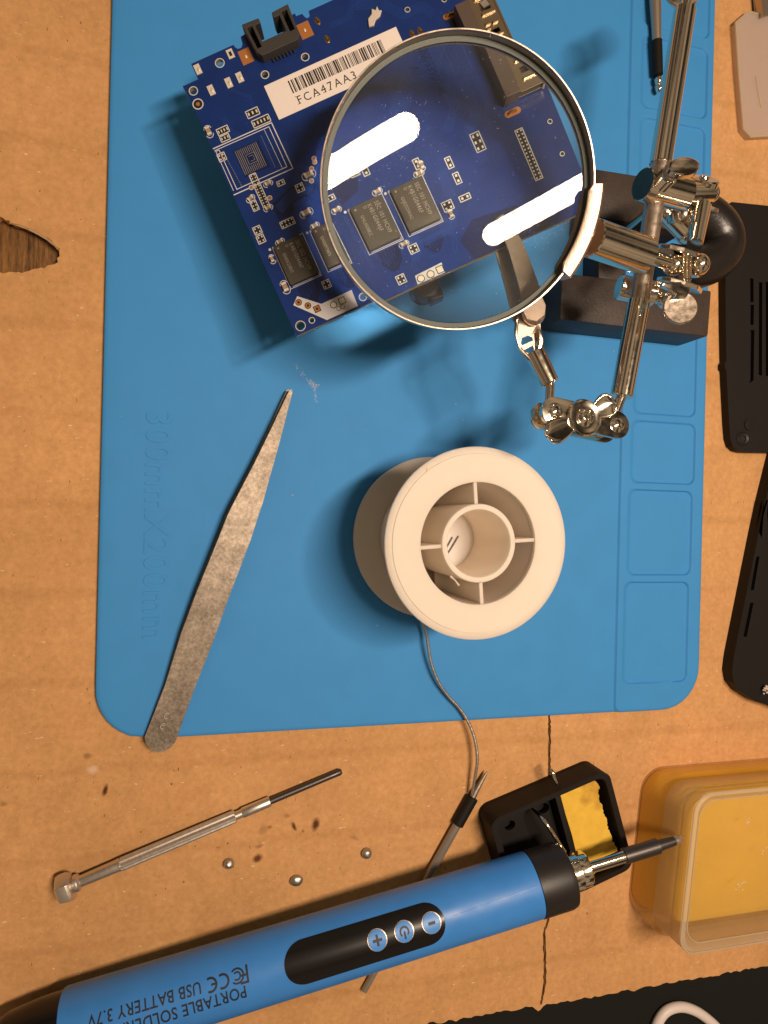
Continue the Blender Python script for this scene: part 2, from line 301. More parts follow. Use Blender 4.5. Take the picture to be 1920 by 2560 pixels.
    def build(s, name, m, parent=None, smooth=35, bevel=0.0, recalc=False, subdiv=0):
        me = bpy.data.meshes.new(name)
        me.from_pydata([tuple(v * S) for v in s.v], [], s.f)
        ms = m if isinstance(m, (list, tuple)) else [m]
        for x in ms: me.materials.append(M[x] if isinstance(x, str) else x)
        me.polygons.foreach_set('material_index', s.mi)
        if bevel or recalc or subdiv:
            bm = bmesh.new(); bm.from_mesh(me); bmesh.ops.remove_doubles(bm, verts=bm.verts, dist=1e-6)
            if recalc: bmesh.ops.recalc_face_normals(bm, faces=bm.faces)
            if bevel:
                es = [e for e in bm.edges if len(e.link_faces) == 2 and e.calc_face_angle(0) > math.radians(38)]
                bmesh.ops.bevel(bm, geom=es, offset=bevel * S, segments=2, affect='EDGES', profile=.6, clamp_overlap=True)
            bm.to_mesh(me); bm.free()
        if smooth:
            me.polygons.foreach_set('use_smooth', [True] * len(me.polygons)); me.set_sharp_from_angle(angle=math.radians(smooth))
        me.update()
        o = bpy.data.objects.new(name, me); sc.collection.objects.link(o)
        if parent is not None:
            o.parent = parent; r = parent
            loc = parent.location.copy()
            while r.parent is not None: r = r.parent; loc += r.location
            # parents carry locations only, so subtracting them keeps the mesh where it was built
            if loc.length > 0: me.transform(Matrix.Translation(-loc))
        return o
def tag(o, label=None, cat=None, group=None, kind=None):
    if label: o['label'] = label
    if cat: o['category'] = cat
    if group: o['group'] = group
    if kind: o['kind'] = kind
    return o
def thing(name, loc, label, cat, group=None):
    o = bpy.data.objects.new(name, None); sc.collection.objects.link(o); o.location = Vector(loc) * S; o.empty_display_size = .02
    return tag(o, label, cat, group)
def text_geo(body, size, T, extrude=0.0, spacing=1.0, align='LEFT', slices=0, xs=1.0, bold=0.0):
    cu = bpy.data.curves.new('t', 'FONT'); cu.body = body; cu.size = size; cu.extrude = extrude; cu.space_character = spacing; cu.align_x = align; cu.resolution_u = 3; cu.offset = bold * size
    o = bpy.data.objects.new('t', cu); sc.collection.objects.link(o); bpy.context.view_layer.update()
    me = bpy.data.meshes.new_from_object(o.evaluated_get(bpy.context.evaluated_depsgraph_get()))
    bpy.data.objects.remove(o); bpy.data.curves.remove(cu)
    if slices:
        bm = bmesh.new(); bm.from_mesh(me)
        for k in range(1, slices): bmesh.ops.bisect_plane(bm, geom=bm.verts[:] + bm.edges[:] + bm.faces[:], plane_co=(0, size * k / slices - size * .1, 0), plane_no=(0, 1, 0))
        bm.to_mesh(me); bm.free()
    vs = [Vector((v.co.x * xs, v.co.y, v.co.z)) for v in me.vertices]
    if callable(T): vs = [T(v) for v in vs]
    else: vs = [T @ v for v in vs]
    fs = [tuple(p.vertices) for p in me.polygons]; bpy.data.meshes.remove(me); return vs, fs
def rrect(x0, y0, x1, y1, r, n=6):
    out = []
    for cx, cy, a0 in ((x1 - r, y1 - r, 0), (x0 + r, y1 - r, 90), (x0 + r, y0 + r, 180), (x1 - r, y0 + r, 270)):
        for k in range(n + 1): a = math.radians(a0 + 90 * k / n); out.append((cx + r * math.cos(a), cy + r * math.sin(a)))
    return out
def circle(x, y, r, n=20): return [(x + r * math.cos(2 * PI * k / n), y + r * math.sin(2 * PI * k / n)) for k in range(n)]
def stadium(p, q, r, n=10):
    p, q = Vector(p[:2]), Vector(q[:2]); a = math.atan2((q - p).y, (q - p).x); out = []
    for k in range(n + 1): t = a - PI / 2 + PI * k / n; out.append((q.x + r * math.cos(t), q.y + r * math.sin(t)))
    for k in range(n + 1): t = a + PI / 2 + PI * k / n; out.append((p.x + r * math.cos(t), p.y + r * math.sin(t)))
    return out
def smooth_line(pts, n=8):     # Catmull-Rom through the points
    pts = [Vector(p) for p in pts]; out = []
    for i in range(len(pts) - 1):
        a, b, c, d = pts[max(i - 1, 0)], pts[i], pts[i + 1], pts[min(i + 2, len(pts) - 1)]
        for k in range(n):
            t = k / n; out.append(.5 * ((2 * b) + (c - a) * t + (2 * a - 5 * b + 4 * c - d) * t * t + (3 * b - a - 3 * c + d) * t ** 3))
    out.append(pts[-1]); return out
ZT, ZC = -6.0, -2.0            # table top, cardboard top; the mat's top is z = 0
# ---------------------------------------------------------------- table, cloth, cardboard
b = MB(); b.box((80, 0, ZT - 5), (900, 900, 10)); tag(b.build('table_top', 'wood', smooth=0), kind='structure')
b = MB()
cl = []
for k in range(41): cl.append((-150 + 12 * k, -158 + random.uniform(-.4, .4)))
b.prism([cl + [(340, -420), (-150, -420)]], ZT + .02, ZT + 1.0)
tag(b.build('black_cloth', 'black_cloth', smooth=0), 'black felt cloth under the torn bottom edge of the cardboard', 'cloth')

def torn(a, c, step, amp):      # a ragged line between two xy points
    a, c = Vector(a), Vector(c); n = max(2, int((c - a).length / step)); out = []
    nrm = Vector((-(c - a).y, (c - a).x)).normalized()
    for k in range(n): t = k / n; out.append(tuple((a + (c - a) * t + nrm * (random.uniform(-amp, amp) + noise.noise(Vector((k * .31, a.x, 0))) * amp * 2.2 + .35 * amp * math.sin(k * 1.1)))))
    return out
outer = torn((-150, -164.6), (111.3, -165.3), 1.3, .35) + [(112.2, -167.2), (113.0, -166.9)] + torn((114.0, -165.6), (340, -165.4), 1.3, .35) + [(340, 330), (-150, 330)]
hole_px = [(-60, 560), (0, 541), (23, 552), (47, 560), (69, 568), (94, 581), (116, 594), (135, 610), (146, 621), (148, 633), (144, 646), (135, 659), (110, 666), (78, 672), (67, 677), (39, 680), (0, 684), (-60, 690)]
hp = [P(x, y, ZC).xy for x, y in hole_px]
hole = []
for i in range(len(hp)): hole += torn(hp[i], hp[(i + 1) % len(hp)], .7, .30)
slit_px = [(1372, 1760), (1373, 1800), (1374, 1850), (1373, 1893), (1373, 1960), (1372, 2100), (1370, 2290), (1361, 2330), (1362, 2400), (1361, 2460), (1352, 2512)]
sl = [P(x, y, ZC).xy for x, y in slit_px]; lft = []; rgt = []
dense = smooth_line([Vector((p.x, p.y, 0)) for p in sl], 9)
for k, p in enumerate(dense):
    ww = .80 + .40 * noise.noise(Vector((k * .33, 2, 0))) ; j = random.uniform(-.12, .12)
    lft.append((p.x - ww * .6 + j, p.y)); rgt.append((p.x + ww * .6 + j + random.uniform(-.1, .1), p.y))
slit = rgt[::-1] + lft
slit = lft + rgt[::-1]
sp = lambda px, py: P(px, py, ZC)
def stain(px, py, rx, ry, ang, col=(0.10, 0.035, 0.012), amt=.85): q = sp(px, py); return (q.x, q.y, rx, ry, ang, col, amt)
stains = [stain(263, 1976, .9, 2.3, -15, amt=1), stain(789, 2061, 1.5, 2.6, -12, amt=1), stain(644, 2146, 1.9, 1.6, 20, (0.13, .045, .015), .85), stain(735, 2066, .8, 1.8, 25, amt=.85),
          stain(675, 2067, .8, .6, 0, (.2, .09, .03), .6), stain(648, 2115, 1.6, .8, 10, (.2, .09, .03), .5), stain(658, 2075, 2.2, 1.6, 20, (.28, .14, .05), .45), stain(718, 2040, 1.5, .9, 0, (.25, .12, .04), .5),
          stain(757, 2078, .6, .8, 40, amt=.5), stain(232, 1924, 2.0, 1.6, 0, (.72, .52, .36), .6), stain(218, 1890, 1.6, 1.2, 0, (.20, .09, .03), .5), stain(428, 1960, .35, .35, 0, amt=.9),
          stain(885, 2095, 2.2, .8, -25, (.28, .14, .05), .45), stain(460, 2205, .5, .6, 0, (.2, .09, .03), .7), stain(1383, 2285, .6, .6, 0, amt=.7), stain(1468, 2284, .5, .5, 0, amt=.6),
          stain(545, 2120, .8, .4, 0, (.2, .09, .03), .5), stain(8, 2010, 1.2, 1.0, 0, (.25, .12, .04), .5)]
M['cardboard'] = cardboard_material(stains)
M['fibre'] = mat('brown_fibre', (0.20, 0.10, 0.04), 0.9)
M['flute'] = mat('torn_liner', (0.52, 0.36, 0.20), 0.9)
b = MB(); b.prism([outer, hole, slit], ZT + 1.05, ZC)
card = tag(b.build('cardboard_sheet', 'cardboard', smooth=0), 'brown corrugated cardboard sheet with torn edges and a long slit under the mat', 'cardboard')
b = MB()
for o_ in (-.35, .05, .4):
    b.tube([(p.x + o_ + .22 * noise.noise(Vector((k * .5, o_ * 9, 1))), p.y, ZC - .75 + .3 * noise.noise(Vector((k * .4, o_ * 5, 7)))) for k, p in enumerate(dense)], .13, n=6)
b.build('torn_fibres', 'fibre', card, smooth=60)
# pale torn liner lip along the upper rim of the hole
b = MB()
rim = [hp[i] for i in range(2, 10)]
for i in range(len(rim) - 1):
    a, c = rim[i], rim[i + 1]
    b.slab([(a.x, a.y - .5, ZC - .5), (c.x, c.y - .5, ZC - .5), (c.x + .1, c.y + .25, ZC - .05), (a.x, a.y + .15, ZC - .05)], .25)
b.build('torn_lip', 'flute', card, smooth=0)

# ---------------------------------------------------------------- silicone mat
X0, X1, Y0, Y1 = -29.3, 170.6, -66.9, 233.0
XS = 137.0
pockets = [(141.3, 166.6, 12.4, 33.6), (140.8, 166.0, -19.6, 9.8), (140.0, 165.4, -57.2, -22.2), (141.8, 166.4, 36.3, 66.0), (141.8, 167.0, 70, 92), (141.8, 167.6, 94, 138.4), (141.8, 168.0, 142.0, 166.6), (141.8, 168.3, 170.4, 200), (141.8, 168.3, 204, 226)]
def sd_rr(x, y, x0, x1, y0, y1, r):
    qx = abs(x - (x0 + x1) / 2) - (x1 - x0) / 2 + r; qy = abs(y - (y0 + y1) / 2) - (y1 - y0) / 2 + r
    return math.hypot(max(qx, 0), max(qy, 0)) + min(max(qx, qy), 0) - r
def sstep(t): t = min(1, max(0, t)); return t * t * (3 - 2 * t)
def mat_h(x, y):
    h = 0.0
    d = sd_rr(x, y, XS, 400, Y0 - .35, 400, 3.0)
    h += 0.85 * sstep(.5 - d / .55)
    for (a, c, e, f) in pockets:
        if e - 2 < y < f + 2 and a - 2 < x < c + 2:
            d = sd_rr(x, y, a, c, e, f, 2.6); soft = .55 + 1.6 * sstep(1 - (x - a) / 4.0)
            h -= 0.85 * sstep(.5 - d / soft)
    return h
xs = [X0, -29.0, -28, -24] + [-20 + 10 * k for k in range(15)] + [130, 134] + [135 + .3 * k for k in range(18)] + [140.6 + .5 * k for k in range(9)] + [146, 150, 154, 158, 162] + [163 + .28 * k for k in range(22)] + [169.6, 170.3, X1]
xs = sorted(set(round(v, 3) for v in xs))
fine = set()
for (_, _, e, f) in pockets:
    for yy in (e, f):
        for k in range(-12, 13): fine.add(round(yy + k * .3, 3))
ys = sorted(set([Y0, Y0 + .3, Y0 + 1, Y0 + 2] + [Y0 + 1 + .4 * k for k in range(12)] + [round(Y0 + 4 + 4 * k, 2) for k in range(74)] + [v for v in fine if Y0 < v < Y1] + [Y1]))
RC = 15.0
def warp(x, y):    # pull the grid's rectangular border in to the rounded corners
    cx = min(max(x, X0 + RC), X1 - RC); cy = min(max(y, Y0 + RC), Y1 - RC)
    dx, dy = x - cx, y - cy
    if dx == 0 or dy == 0: return x, y
    m = max(abs(dx), abs(dy)); l = math.hypot(dx, dy); k = m / l; return cx + dx * k, cy + dy * k
vs_, fs_ = [], []; nx, ny = len(xs), len(ys)
for y in ys:
    for x in xs:
        wx, wy = warp(x, y); e = min(x - X0, X1 - x, y - Y0, Y1 - y); vs_.append((wx, wy, mat_h(wx, wy) - .35 * (1 - sstep(e / .5))))
for j in range(ny - 1):
    for i in range(nx - 1): a = j * nx + i; fs_.append((a, a + 1, a + nx + 1, a + nx))
border = [i for i in range(nx)] + [j * nx + nx - 1 for j in range(1, ny)] + [(ny - 1) * nx + i for i in range(nx - 2, -1, -1)] + [j * nx for j in range(ny - 2, 0, -1)]
k0 = len(vs_)
for i in border: vs_.append((vs_[i][0], vs_[i][1], ZC + .02))
nb = len(border)
for i in range(nb): j = (i + 1) % nb; fs_.append((border[j], border[i], k0 + i, k0 + j))
b = MB(); b.add(vs_, fs_)
mat_o = tag(b.build('soldering_mat', 'silicone', smooth=60), 'blue silicone soldering mat with moulded parts trays along one side', 'mat')
# raised lettering down the mat's left side
_q = P(367, 1024, 0); T = Matrix.Translation((_q.x, _q.y, 0)) @ Matrix.Rotation(-PI / 2 + .005, 4, 'Z')
tv, tf = text_geo('300mmX200mm', 9.9, T, extrude=.30, spacing=1.06, xs=.945)
b = MB(); b.add(tv, tf); b.build('raised_lettering', 'silicone', mat_o, smooth=30)
# rubbed flux marks on the mat, thin flakes lying on it
b = MB()
def flakes(px0, px1, n, wd, sz):
    for k in range(n):
        t = random.random(); cx = px0[0] + (px1[0] - px0[0]) * t + random.gauss(0, wd); cy = px0[1] + (px1[1] - px0[1]) * t + random.gauss(0, wd)
        q = P(cx, cy, .03); a = random.uniform(0, PI); r1 = random.uniform(.3, 1) * sz
        b.slab([(q.x + r1 * random.uniform(.5, 1) * math.cos(a + u), q.y + r1 * random.uniform(.5, 1) * math.sin(a + u), .04) for u in (0, 1.3, 2.6, 4.0, 5.2)], .035)
flakes((738, 912), (768, 948), 45, 2.5, .14); flakes((768, 948), (786, 968), 40, 3, .16); flakes((778, 960), (792, 966), 45, 3.5, .22); flakes((783, 968), (791, 1005), 45, 2.2, .17)
for q in ((1536, 878), (1158, 1050), (944, 1563), (731, 1237), (732, 1237), (1140, 1010), (300, 1040)): flakes(q, q, 2, 1, .22)
for k in range(34): q = (random.uniform(300, 1700), random.uniform(900, 1780)); flakes(q, q, 1, 1, random.uniform(.06, .13))
b.build('flux_stain', 'dust', mat_o, smooth=0)

# ---------------------------------------------------------------- tweezers
t = thing('tweezers', P(345, 1880, 2), 'plain steel flat tweezers with worn pointed tips, lying across the mat and the cardboard', 'tweezers')
def tweezer_arm(zf, th, dpx, tipcut=0):
    R_ = [(1170, 162), (1175, 178), (1100, 470), (1035, 700), (1014, 780), (990, 850), (945, 990), (885, 1150), (820, 1320), (735, 1560), (640, 1800), (560, 2020), (530, 2105), (512, 2135), (475, 2162), (430, 2172), (392, 2155), (362, 2120), (358, 2085)]
    L_ = [(372, 2050), (470, 1800), (560, 1510), (650, 1270), (740, 1050), (800, 900), (820, 850), (840, 810), (870, 752), (960, 580), (1060, 375), (1130, 225), (1158, 168)]
    pts = []
    for (x, y) in R_ + L_:
        px, py = 200 + x / 2.212, 900 + y / 2.212; s = min(1, max(0, (y - 160) / 2012)); pts.append(P(px + dpx * (1 - s) ** .5, py, zf(1 - s)))
    return pts
def zt(s): return 1.9 + 5.2 * math.sin(min(1, s * 1.02) * PI * .80) * (s ** .45)
def dense_poly(pts, step=3):
    out = []
    for i in range(len(pts)):
        a, c = pts[i], pts[(i + 1) % len(pts)]; n = max(1, int((c - a).length / step))
        out += [a + (c - a) * (k / n) for k in range(n)]
    return out
b = MB(); b.slab(tweezer_arm(zt, 1, 0), 1.1); up = b.build('upper_arm', 'steel', t, smooth=30)
b = MB(); b.slab(tweezer_arm(lambda s: 1.0 + 1.3 * s, 1, -7), 1.0); b.build('lower_arm', 'steel', t, smooth=30)
axd = (P(729, 972, 4) - P(370, 1860, 2)).normalized(); ang = math.atan2(axd.y, axd.x)
M['etch'] = mat('etched_steel', (0.52, 0.48, 0.42), 0.6, 1.0)
b = MB()
for ch, q in (('C', P(413, 1796, 2.9)), ('C', P(403, 1822, 2.9)), ('-', P(406, 1818, 2.9))):
    tv, tf = text_geo(ch, 2.6, Matrix.Translation((q.x, q.y, q.z + .25)) @ Matrix.Rotation(ang - PI / 2, 4, 'Z'), .01, align='CENTER', xs=.7); b.add(tv, tf)
b.build('engraved_mark', 'etch', up, smooth=0)

# ---------------------------------------------------------------- precision screwdriver
def along(px0, py0, z0, px1, py1, z1): return P(px0, py0, z0), P(px1, py1, z1)
zs0, zs1 = ZC + 3.3, ZC + 1.6
A, B = P(160, 2221, zs0), P(854, 1928, zs1); ax = (B - A); Ls = ax.length; ax.normalize()
t = thing('precision_screwdriver', P(160, 2221, ZC), 'small jeweller screwdriver with hexagonal turning cap and blackened tip, lying on the cardboard', 'screwdriver')
def sl_(px, py): return (P(px, py, (zs0 + zs1) / 2) - A).dot(ax)
FR = frame(ax)
b = MB(); b.lathe([(2.3, -2.0), (4.0, -1.2), (4.3, -.3), (4.3, 1.4), (3.9, 2.2), (2.0, 2.6)], at_frame(A, FR), n=6); b.lathe([(1.4, 2.3), (2.4, 2.9), (2.4, 3.9), (1.5, 4.6)], at_frame(A, FR), n=24)
b.build('turning_cap', 'bright_metal', t, smooth=20, bevel=.25)
k0_, k1_, k2_, k3_ = sl_(302, 2159), sl_(588, 2037), sl_(604, 2030), sl_(675, 2002)
b = MB(); b.lathe([(1.2, 2.5), (1.55, 3.5), (1.75, k0_ - 1), (1.85, k0_)], at_frame(A, FR), n=28); b.lathe([(1.25, k1_ - .4), (1.25, k2_ + .3)], at_frame(A, FR), n=24)
b.lathe([(1.35, k2_), (1.55, k2_ + .3), (1.55, k3_ - .2), (1.45, k3_)], at_frame(A, FR), n=28); b.build('shank', 'bright_metal', t, smooth=40)
b = MB(); pr = []; n_ = 26; vs = []; fs = []
for zz in (k0_ - .2, k0_ + .3, k1_ - .3, k1_):
    for i in range(n_):
        r_ = (1.85 if i % 2 else 1.58) if k0_ < zz < k1_ else 1.45; a = 2 * PI * i / n_; vs.append((r_ * math.cos(a), r_ * math.sin(a), zz))
for k in range(3):
    for i in range(n_): j = (i + 1) % n_; fs.append((k * n_ + i, k * n_ + j, (k + 1) * n_ + j, (k + 1) * n_ + i))
fs.append(tuple(range(n_))[::-1]); fs.append(tuple(3 * n_ + i for i in range(n_)))
b.add(vs, fs, at_frame(A, FR)); b.build('knurled_grip', 'bright_metal', t, smooth=15)
b = MB(); b.lathe([(1.0, k3_ - .4), (1.0, Ls - 4), (1.05, Ls - .6), (.7, Ls)], at_frame(A, FR), n=20); b.build('driver_tip', 'gunmetal', t, smooth=40)

# ---------------------------------------------------------------- solder balls
for i, (px, py, r_, lab) in enumerate(((572, 2160, 1.5, 'small solder ball with a tail of burnt flux, the one nearest the screwdriver'), (742, 2203, 1.75, 'largest solder ball on the cardboard, matt and dented, between the two others'), (917, 2134, 1.6, 'round shiny solder ball on the cardboard closest to the spare tip'))):
    q = P(px, py, ZC + r_ * .7); b = MB(); b.sphere((q.x, q.y, q.z - .1 - .25 * (i == 1)), r_, ((1.05, .98, .88), (1.12, .95, .66), (1.0, 1.02, .85))[i]); b.v = [v + (v - q).normalized() * .16 * noise.noise(v * .9) for v in b.v]
    if i == 0: b.cyl((q.x + .6, q.y - .9, q.z - .5), (q.x + 1.6, q.y - 1.6, q.z - .7), .3, .1)
    tag(b.build('solder_ball', 'solder', smooth=60), lab, 'solder ball', 'solder balls dropped on the cardboard')

# ---------------------------------------------------------------- solder spool
SC = Vector((69.2, -7.6, 0))
t = thing('solder_spool', SC, 'cream plastic solder spool standing on end on the blue mat, hub and ribs showing', 'spool')
def ring(prof, name, parent, mt='spool', n=96, sm=40):
    b = MB(); b.lathe(prof, Matrix.Translation(SC), n=n, closed=True); return b.build(name, mt, parent, smooth=sm)
RO = 25.4
ring([(15.9, 38.3), (16.1, 40.0), (23.5, 40.0), (23.62, 39.66), (25.1, 39.58), (RO, 39.3), (RO, 38.4), (25.0, 38.1)], 'upper_flange', t)
ring([(9.0, .1), (25.0, .1), (RO, .4), (RO, 1.7), (25.0, 2.0), (9.0, 2.0)], 'lower_flange', t)
ring([(15.7, 1.9), (17.2, 1.9), (17.2, 38.4), (15.9, 38.4), (15.9, 38.39)], 'core_wall', t)
ring([(8.75, 2.2), (10.2, 2.2), (10.4, 39.6), (10.2, 40.0), (9.0, 40.0), (8.8, 39.7)], 'hub', t)
for k, a in enumerate((95, -85, 4, 185)):
    b = MB(); a = math.radians(a); T = Matrix.Translation(SC) @ Matrix.Rotation(a, 4, 'Z'); b.box((13.2, 0, 20.9), (6.0, 1.0, 37.4), T); b.build('rib', 'spool', t, bevel=.15)
b = MB(); b.lathe([(16, 2.0), (16, 2.6), (0.001, 2.6)], Matrix.Translation(SC), n=48); b.build('core_floor', 'spool', t)
b = MB(); b.lathe([(8.85, 13.6), (8.85, 14.2), (0.001, 14.2)], Matrix.Translation(SC), n=48); b.build('paper_disc', 'white_sticker', t)
# a nib of flash and a moulded peg in the lower left chamber
b = MB(); q = SC + Vector((-12.2, -6.2, 0)); b.cyl((q.x, q.y, 2), (q.x, q.y, 24), 1.6, 1.3); b.sphere((q.x, q.y, 24), 1.35)
q = SC + Vector((-7.8, -8.6, 40)); b.tube([q, q + Vector((1.2, -1.0, .3)), q + Vector((2.4, -2.4, .1))], .28, radii=[.35, .2, .3]); b.build('moulding_flash', 'spool', t)
b = MB()
for wp_ in (((1096, 1392), (1112, 1376), (1131, 1343)), ((1098, 1408), (1120, 1383), (1146, 1340))): b.tube(smooth_line([P(x_, y_, 14.6) for x_, y_ in wp_], 6), .22)
b.build('wire_end', 'gunmetal', t)
b = MB(); q = P(1068, 1170, 40.02); b.slab([q, q + Vector((.35, .1, 0)), q + Vector((.4, -.7, 0)), q + Vector((.05, -.8, 0))], .02); b.build('speck', 'copper', t, smooth=0)
wl = [(1052, 1545, 5.5), (1066, 1585, 4.5), (1074, 1640, 3.5), (1085, 1680, 3.0), (1100, 1712, 2.6), (1122, 1742, 2.2), (1148, 1770, 2.0), (1168, 1800, 2.0), (1183, 1835, 2.2), (1191, 1870, 2.4), (1193, 1905, 2.4), (1188, 1940, 1.9), (1181, 1985, 1.2)]
b = MB(); b.tube(smooth_line([SC + Vector((-6, -16.6, 6.2))] + [P(*q) for q in wl], 8), .52, n=12); b.build('solder_strand', 'solder', t)
# ---------------------------------------------------------------- soldering iron
IA = P(153, 2572, 8.6); IB = P(1331, 2211, 17.2)       # two points of its axis
IX = (IB - IA).normalized(); ILEN = (IB - IA).length
mid = (IA + IB) / 2
IN = (CAM - mid); IN = (IN - IX * IN.dot(IX)).normalized()
IN = (Vector((0, 0, 1)) * .35 + IN * .65); IN = (IN - IX * IN.dot(IX)).normalized()   # the panel faces a little towards the viewer's side
IS = IN.cross(IX)            # towards the panel's upper side in the photo
if IS.y < 0: IS = -IS
IR = 9.45
def ipt(tt, w_, h=0.0):      # distance along the axis, arc length from the panel's middle line, height over the shell
    a = w_ / IR; return IA + IX * tt + (IN * math.cos(a) + IS * math.sin(a)) * (IR + h)
def itw(px, py):             # axis distance of the shell point seen at a pixel
    z = IA.z + 8
    for _ in range(3):
        q = P(px, py, z); tt = (q - IA).dot(IX); z = IA.z + IX.z * tt + 8.4
    off = (q - IA - IX * tt).dot(IS); off = max(-IR * .98, min(IR * .98, off)); return tt, math.asin(off / IR) * IR
RI = Matrix(((IS.x, IN.x, IX.x), (IS.y, IN.y, IX.y), (IS.z, IN.z, IX.z)))
if RI.determinant() < 0: RI = Matrix(((-IS.x, IN.x, IX.x), (-IS.y, IN.y, IX.y), (-IS.z, IN.z, IX.z)))
TI = at_frame(IA, RI)
t = thing('soldering_iron', P(640, 2440, ZC), 'fat blue battery soldering iron with black button panel and black collar, propped on its stand', 'soldering iron')
tl0 = itw(130, 2545)[0]
b = MB(); b.lathe([(IR - .8, tl0 + .1), (IR - .12, tl0 + .15), (IR, tl0 + .6), (IR, ILEN - .5), (IR - .12, ILEN - .05), (IR - .8, ILEN)], TI, n=96); shell = b.build('shell', 'blue_shell', t, smooth=40)
b = MB(); b.lathe([(IR - .5, tl0), (IR - .7, tl0 - 6), (IR - 1.6, tl0 - 14), (IR - 4, tl0 - 20), (.01, tl0 - 22)], TI, n=64); b.build('end_cap', 'gloss_black', t, smooth=50)
cl_ = 11.5
b = MB(); b.lathe([(IR - 1, ILEN + .05), (IR + .12, ILEN + .1), (IR + .1, ILEN + cl_ - 2.0), (IR - .3, ILEN + cl_ - .5), (IR - 1.2, ILEN + cl_), (.01, ILEN + cl_)], TI, n=96); b.build('collar', 'black_plastic', t, smooth=40)
z0_ = ILEN + cl_
b = MB(); b.lathe([(5.6, z0_ - .2), (5.8, z0_ + .3), (5.8, z0_ + 3.3), (5.3, z0_ + 3.5)], TI, n=48); b.lathe([(5.0, z0_ + 3.3), (5.15, z0_ + 3.6), (5.15, z0_ + 6.3), (4.6, z0_ + 6.8), (2.2, z0_ + 6.8)], TI, n=48); b.build('tip_nut', 'nickel', t, smooth=30)
b = MB(); b.lathe([(1.9, z0_ + 6.6), (1.9, z0_ + 20.2)], TI, n=32); b.build('barrel', 'nickel', t, smooth=30)
b = MB(); b.lathe([(1.9, z0_ + 19.4), (2.35, z0_ + 19.6), (2.35, z0_ + 31.4), (1.9, z0_ + 31.6)], TI, n=32); b.lathe([(1.75, z0_ + 31.2), (1.35, z0_ + 37.6)], TI, n=24); b.build('heater_sleeve', 'gunmetal', t, smooth=30)
b = MB(); k = 24; vs = []; zt_ = z0_ + 37.4
for i in range(k): a = 2 * PI * i / k; vs.append((1.38 * math.cos(a), 1.38 * math.sin(a), zt_))
for i in range(k): a = 2 * PI * i / k; vs.append((1.15 * math.cos(a), 1.15 * math.sin(a), zt_ + 2.6 - 1.55 * math.sin(a)))
b.add(vs, [(i, (i + 1) % k, k + (i + 1) % k, k + i) for i in range(k)] + [tuple(k + i for i in range(k))], TI); b.build('soldering_tip', 'bright_metal', t, smooth=25)
def wrap_poly(pts2, h, name, mt, parent, th=.25, step=.7):   # an outline in (axis, arc) coordinates laid on the shell
    bm = bmesh.new(); vs = [bm.verts.new((p[0], p[1], 0)) for p in pts2]; bm.faces.new(vs)
    lo = min(p[1] for p in pts2); hi = max(p[1] for p in pts2); n = max(2, int((hi - lo) / step))
    for k in range(1, n): bmesh.ops.bisect_plane(bm, geom=bm.verts[:] + bm.edges[:] + bm.faces[:], plane_co=(0, lo + (hi - lo) * k / n, 0), plane_no=(0, 1, 0))
    bm.verts.index_update()
    v2 = [v.co.copy() for v in bm.verts]; f2 = [tuple(v.index for v in f.verts) for f in bm.faces]; be = [(e.verts[0].index, e.verts[1].index) for e in bm.edges if len(e.link_faces) == 1]; bm.free()
    b = MB(); n = len(v2)
    b.add([ipt(v.x, v.y, h) for v in v2] + [ipt(v.x, v.y, h - th) for v in v2], f2 + [(a, c, c + n, a + n) for a, c in be])
    return b.build(name, mt, parent, smooth=30, recalc=True)
pa, _ = itw(763, 2404); pb, _ = itw(1061, 2300)
panel = wrap_poly(stadium((pa, 0), (pb, 0), 5.7, 18), .12, 'button_panel', 'gloss_black', t)
wrap_poly(stadium((pa, 0), (pb, 0), 5.95, 18), .04, 'panel_seam', 'blue_shell', panel)
for (px, py, kind) in ((943, 2349, 'plus'), (1010, 2327, 'power'), (1078, 2305, 'minus')):
    u0, w0 = itw(px, py); w0 = w0 * .5
    bt = wrap_poly(circle(u0, w0, 2.55, 32), .55, 'button', 'button_blue', panel, .6)
    wrap_poly(circle(u0, w0, 2.78, 32), .20, 'button_rim', 'brushed', panel, .3)
    def mk(pts): return wrap_poly([(u0 + x * 1.35, w0 + y * 1.35) for x, y in pts], .60, 'symbol', 'ink', bt, .08, 5)
    if kind == 'plus': mk([(-1.0, -.25), (-.25, -.25), (-.25, -1.0), (.25, -1.0), (.25, -.25), (1.0, -.25), (1.0, .25), (.25, .25), (.25, 1.0), (-.25, 1.0), (-.25, .25), (-1.0, .25)])
    if kind == 'minus': mk([(-.75, -.28), (.75, -.28), (.75, .28), (-.75, .28)])
    if kind == 'power':
        o_ = [(1.05 * math.cos(a * PI / 12), 1.05 * math.sin(a * PI / 12)) for a in range(-3, 16)]; i_ = [(.68 * math.cos(a * PI / 12), .68 * math.sin(a * PI / 12)) for a in range(15, -4, -1)]
        mk(o_ + i_); mk([(-.2, -1.3), (.18, -1.3), (.18, .1), (-.2, .1)])
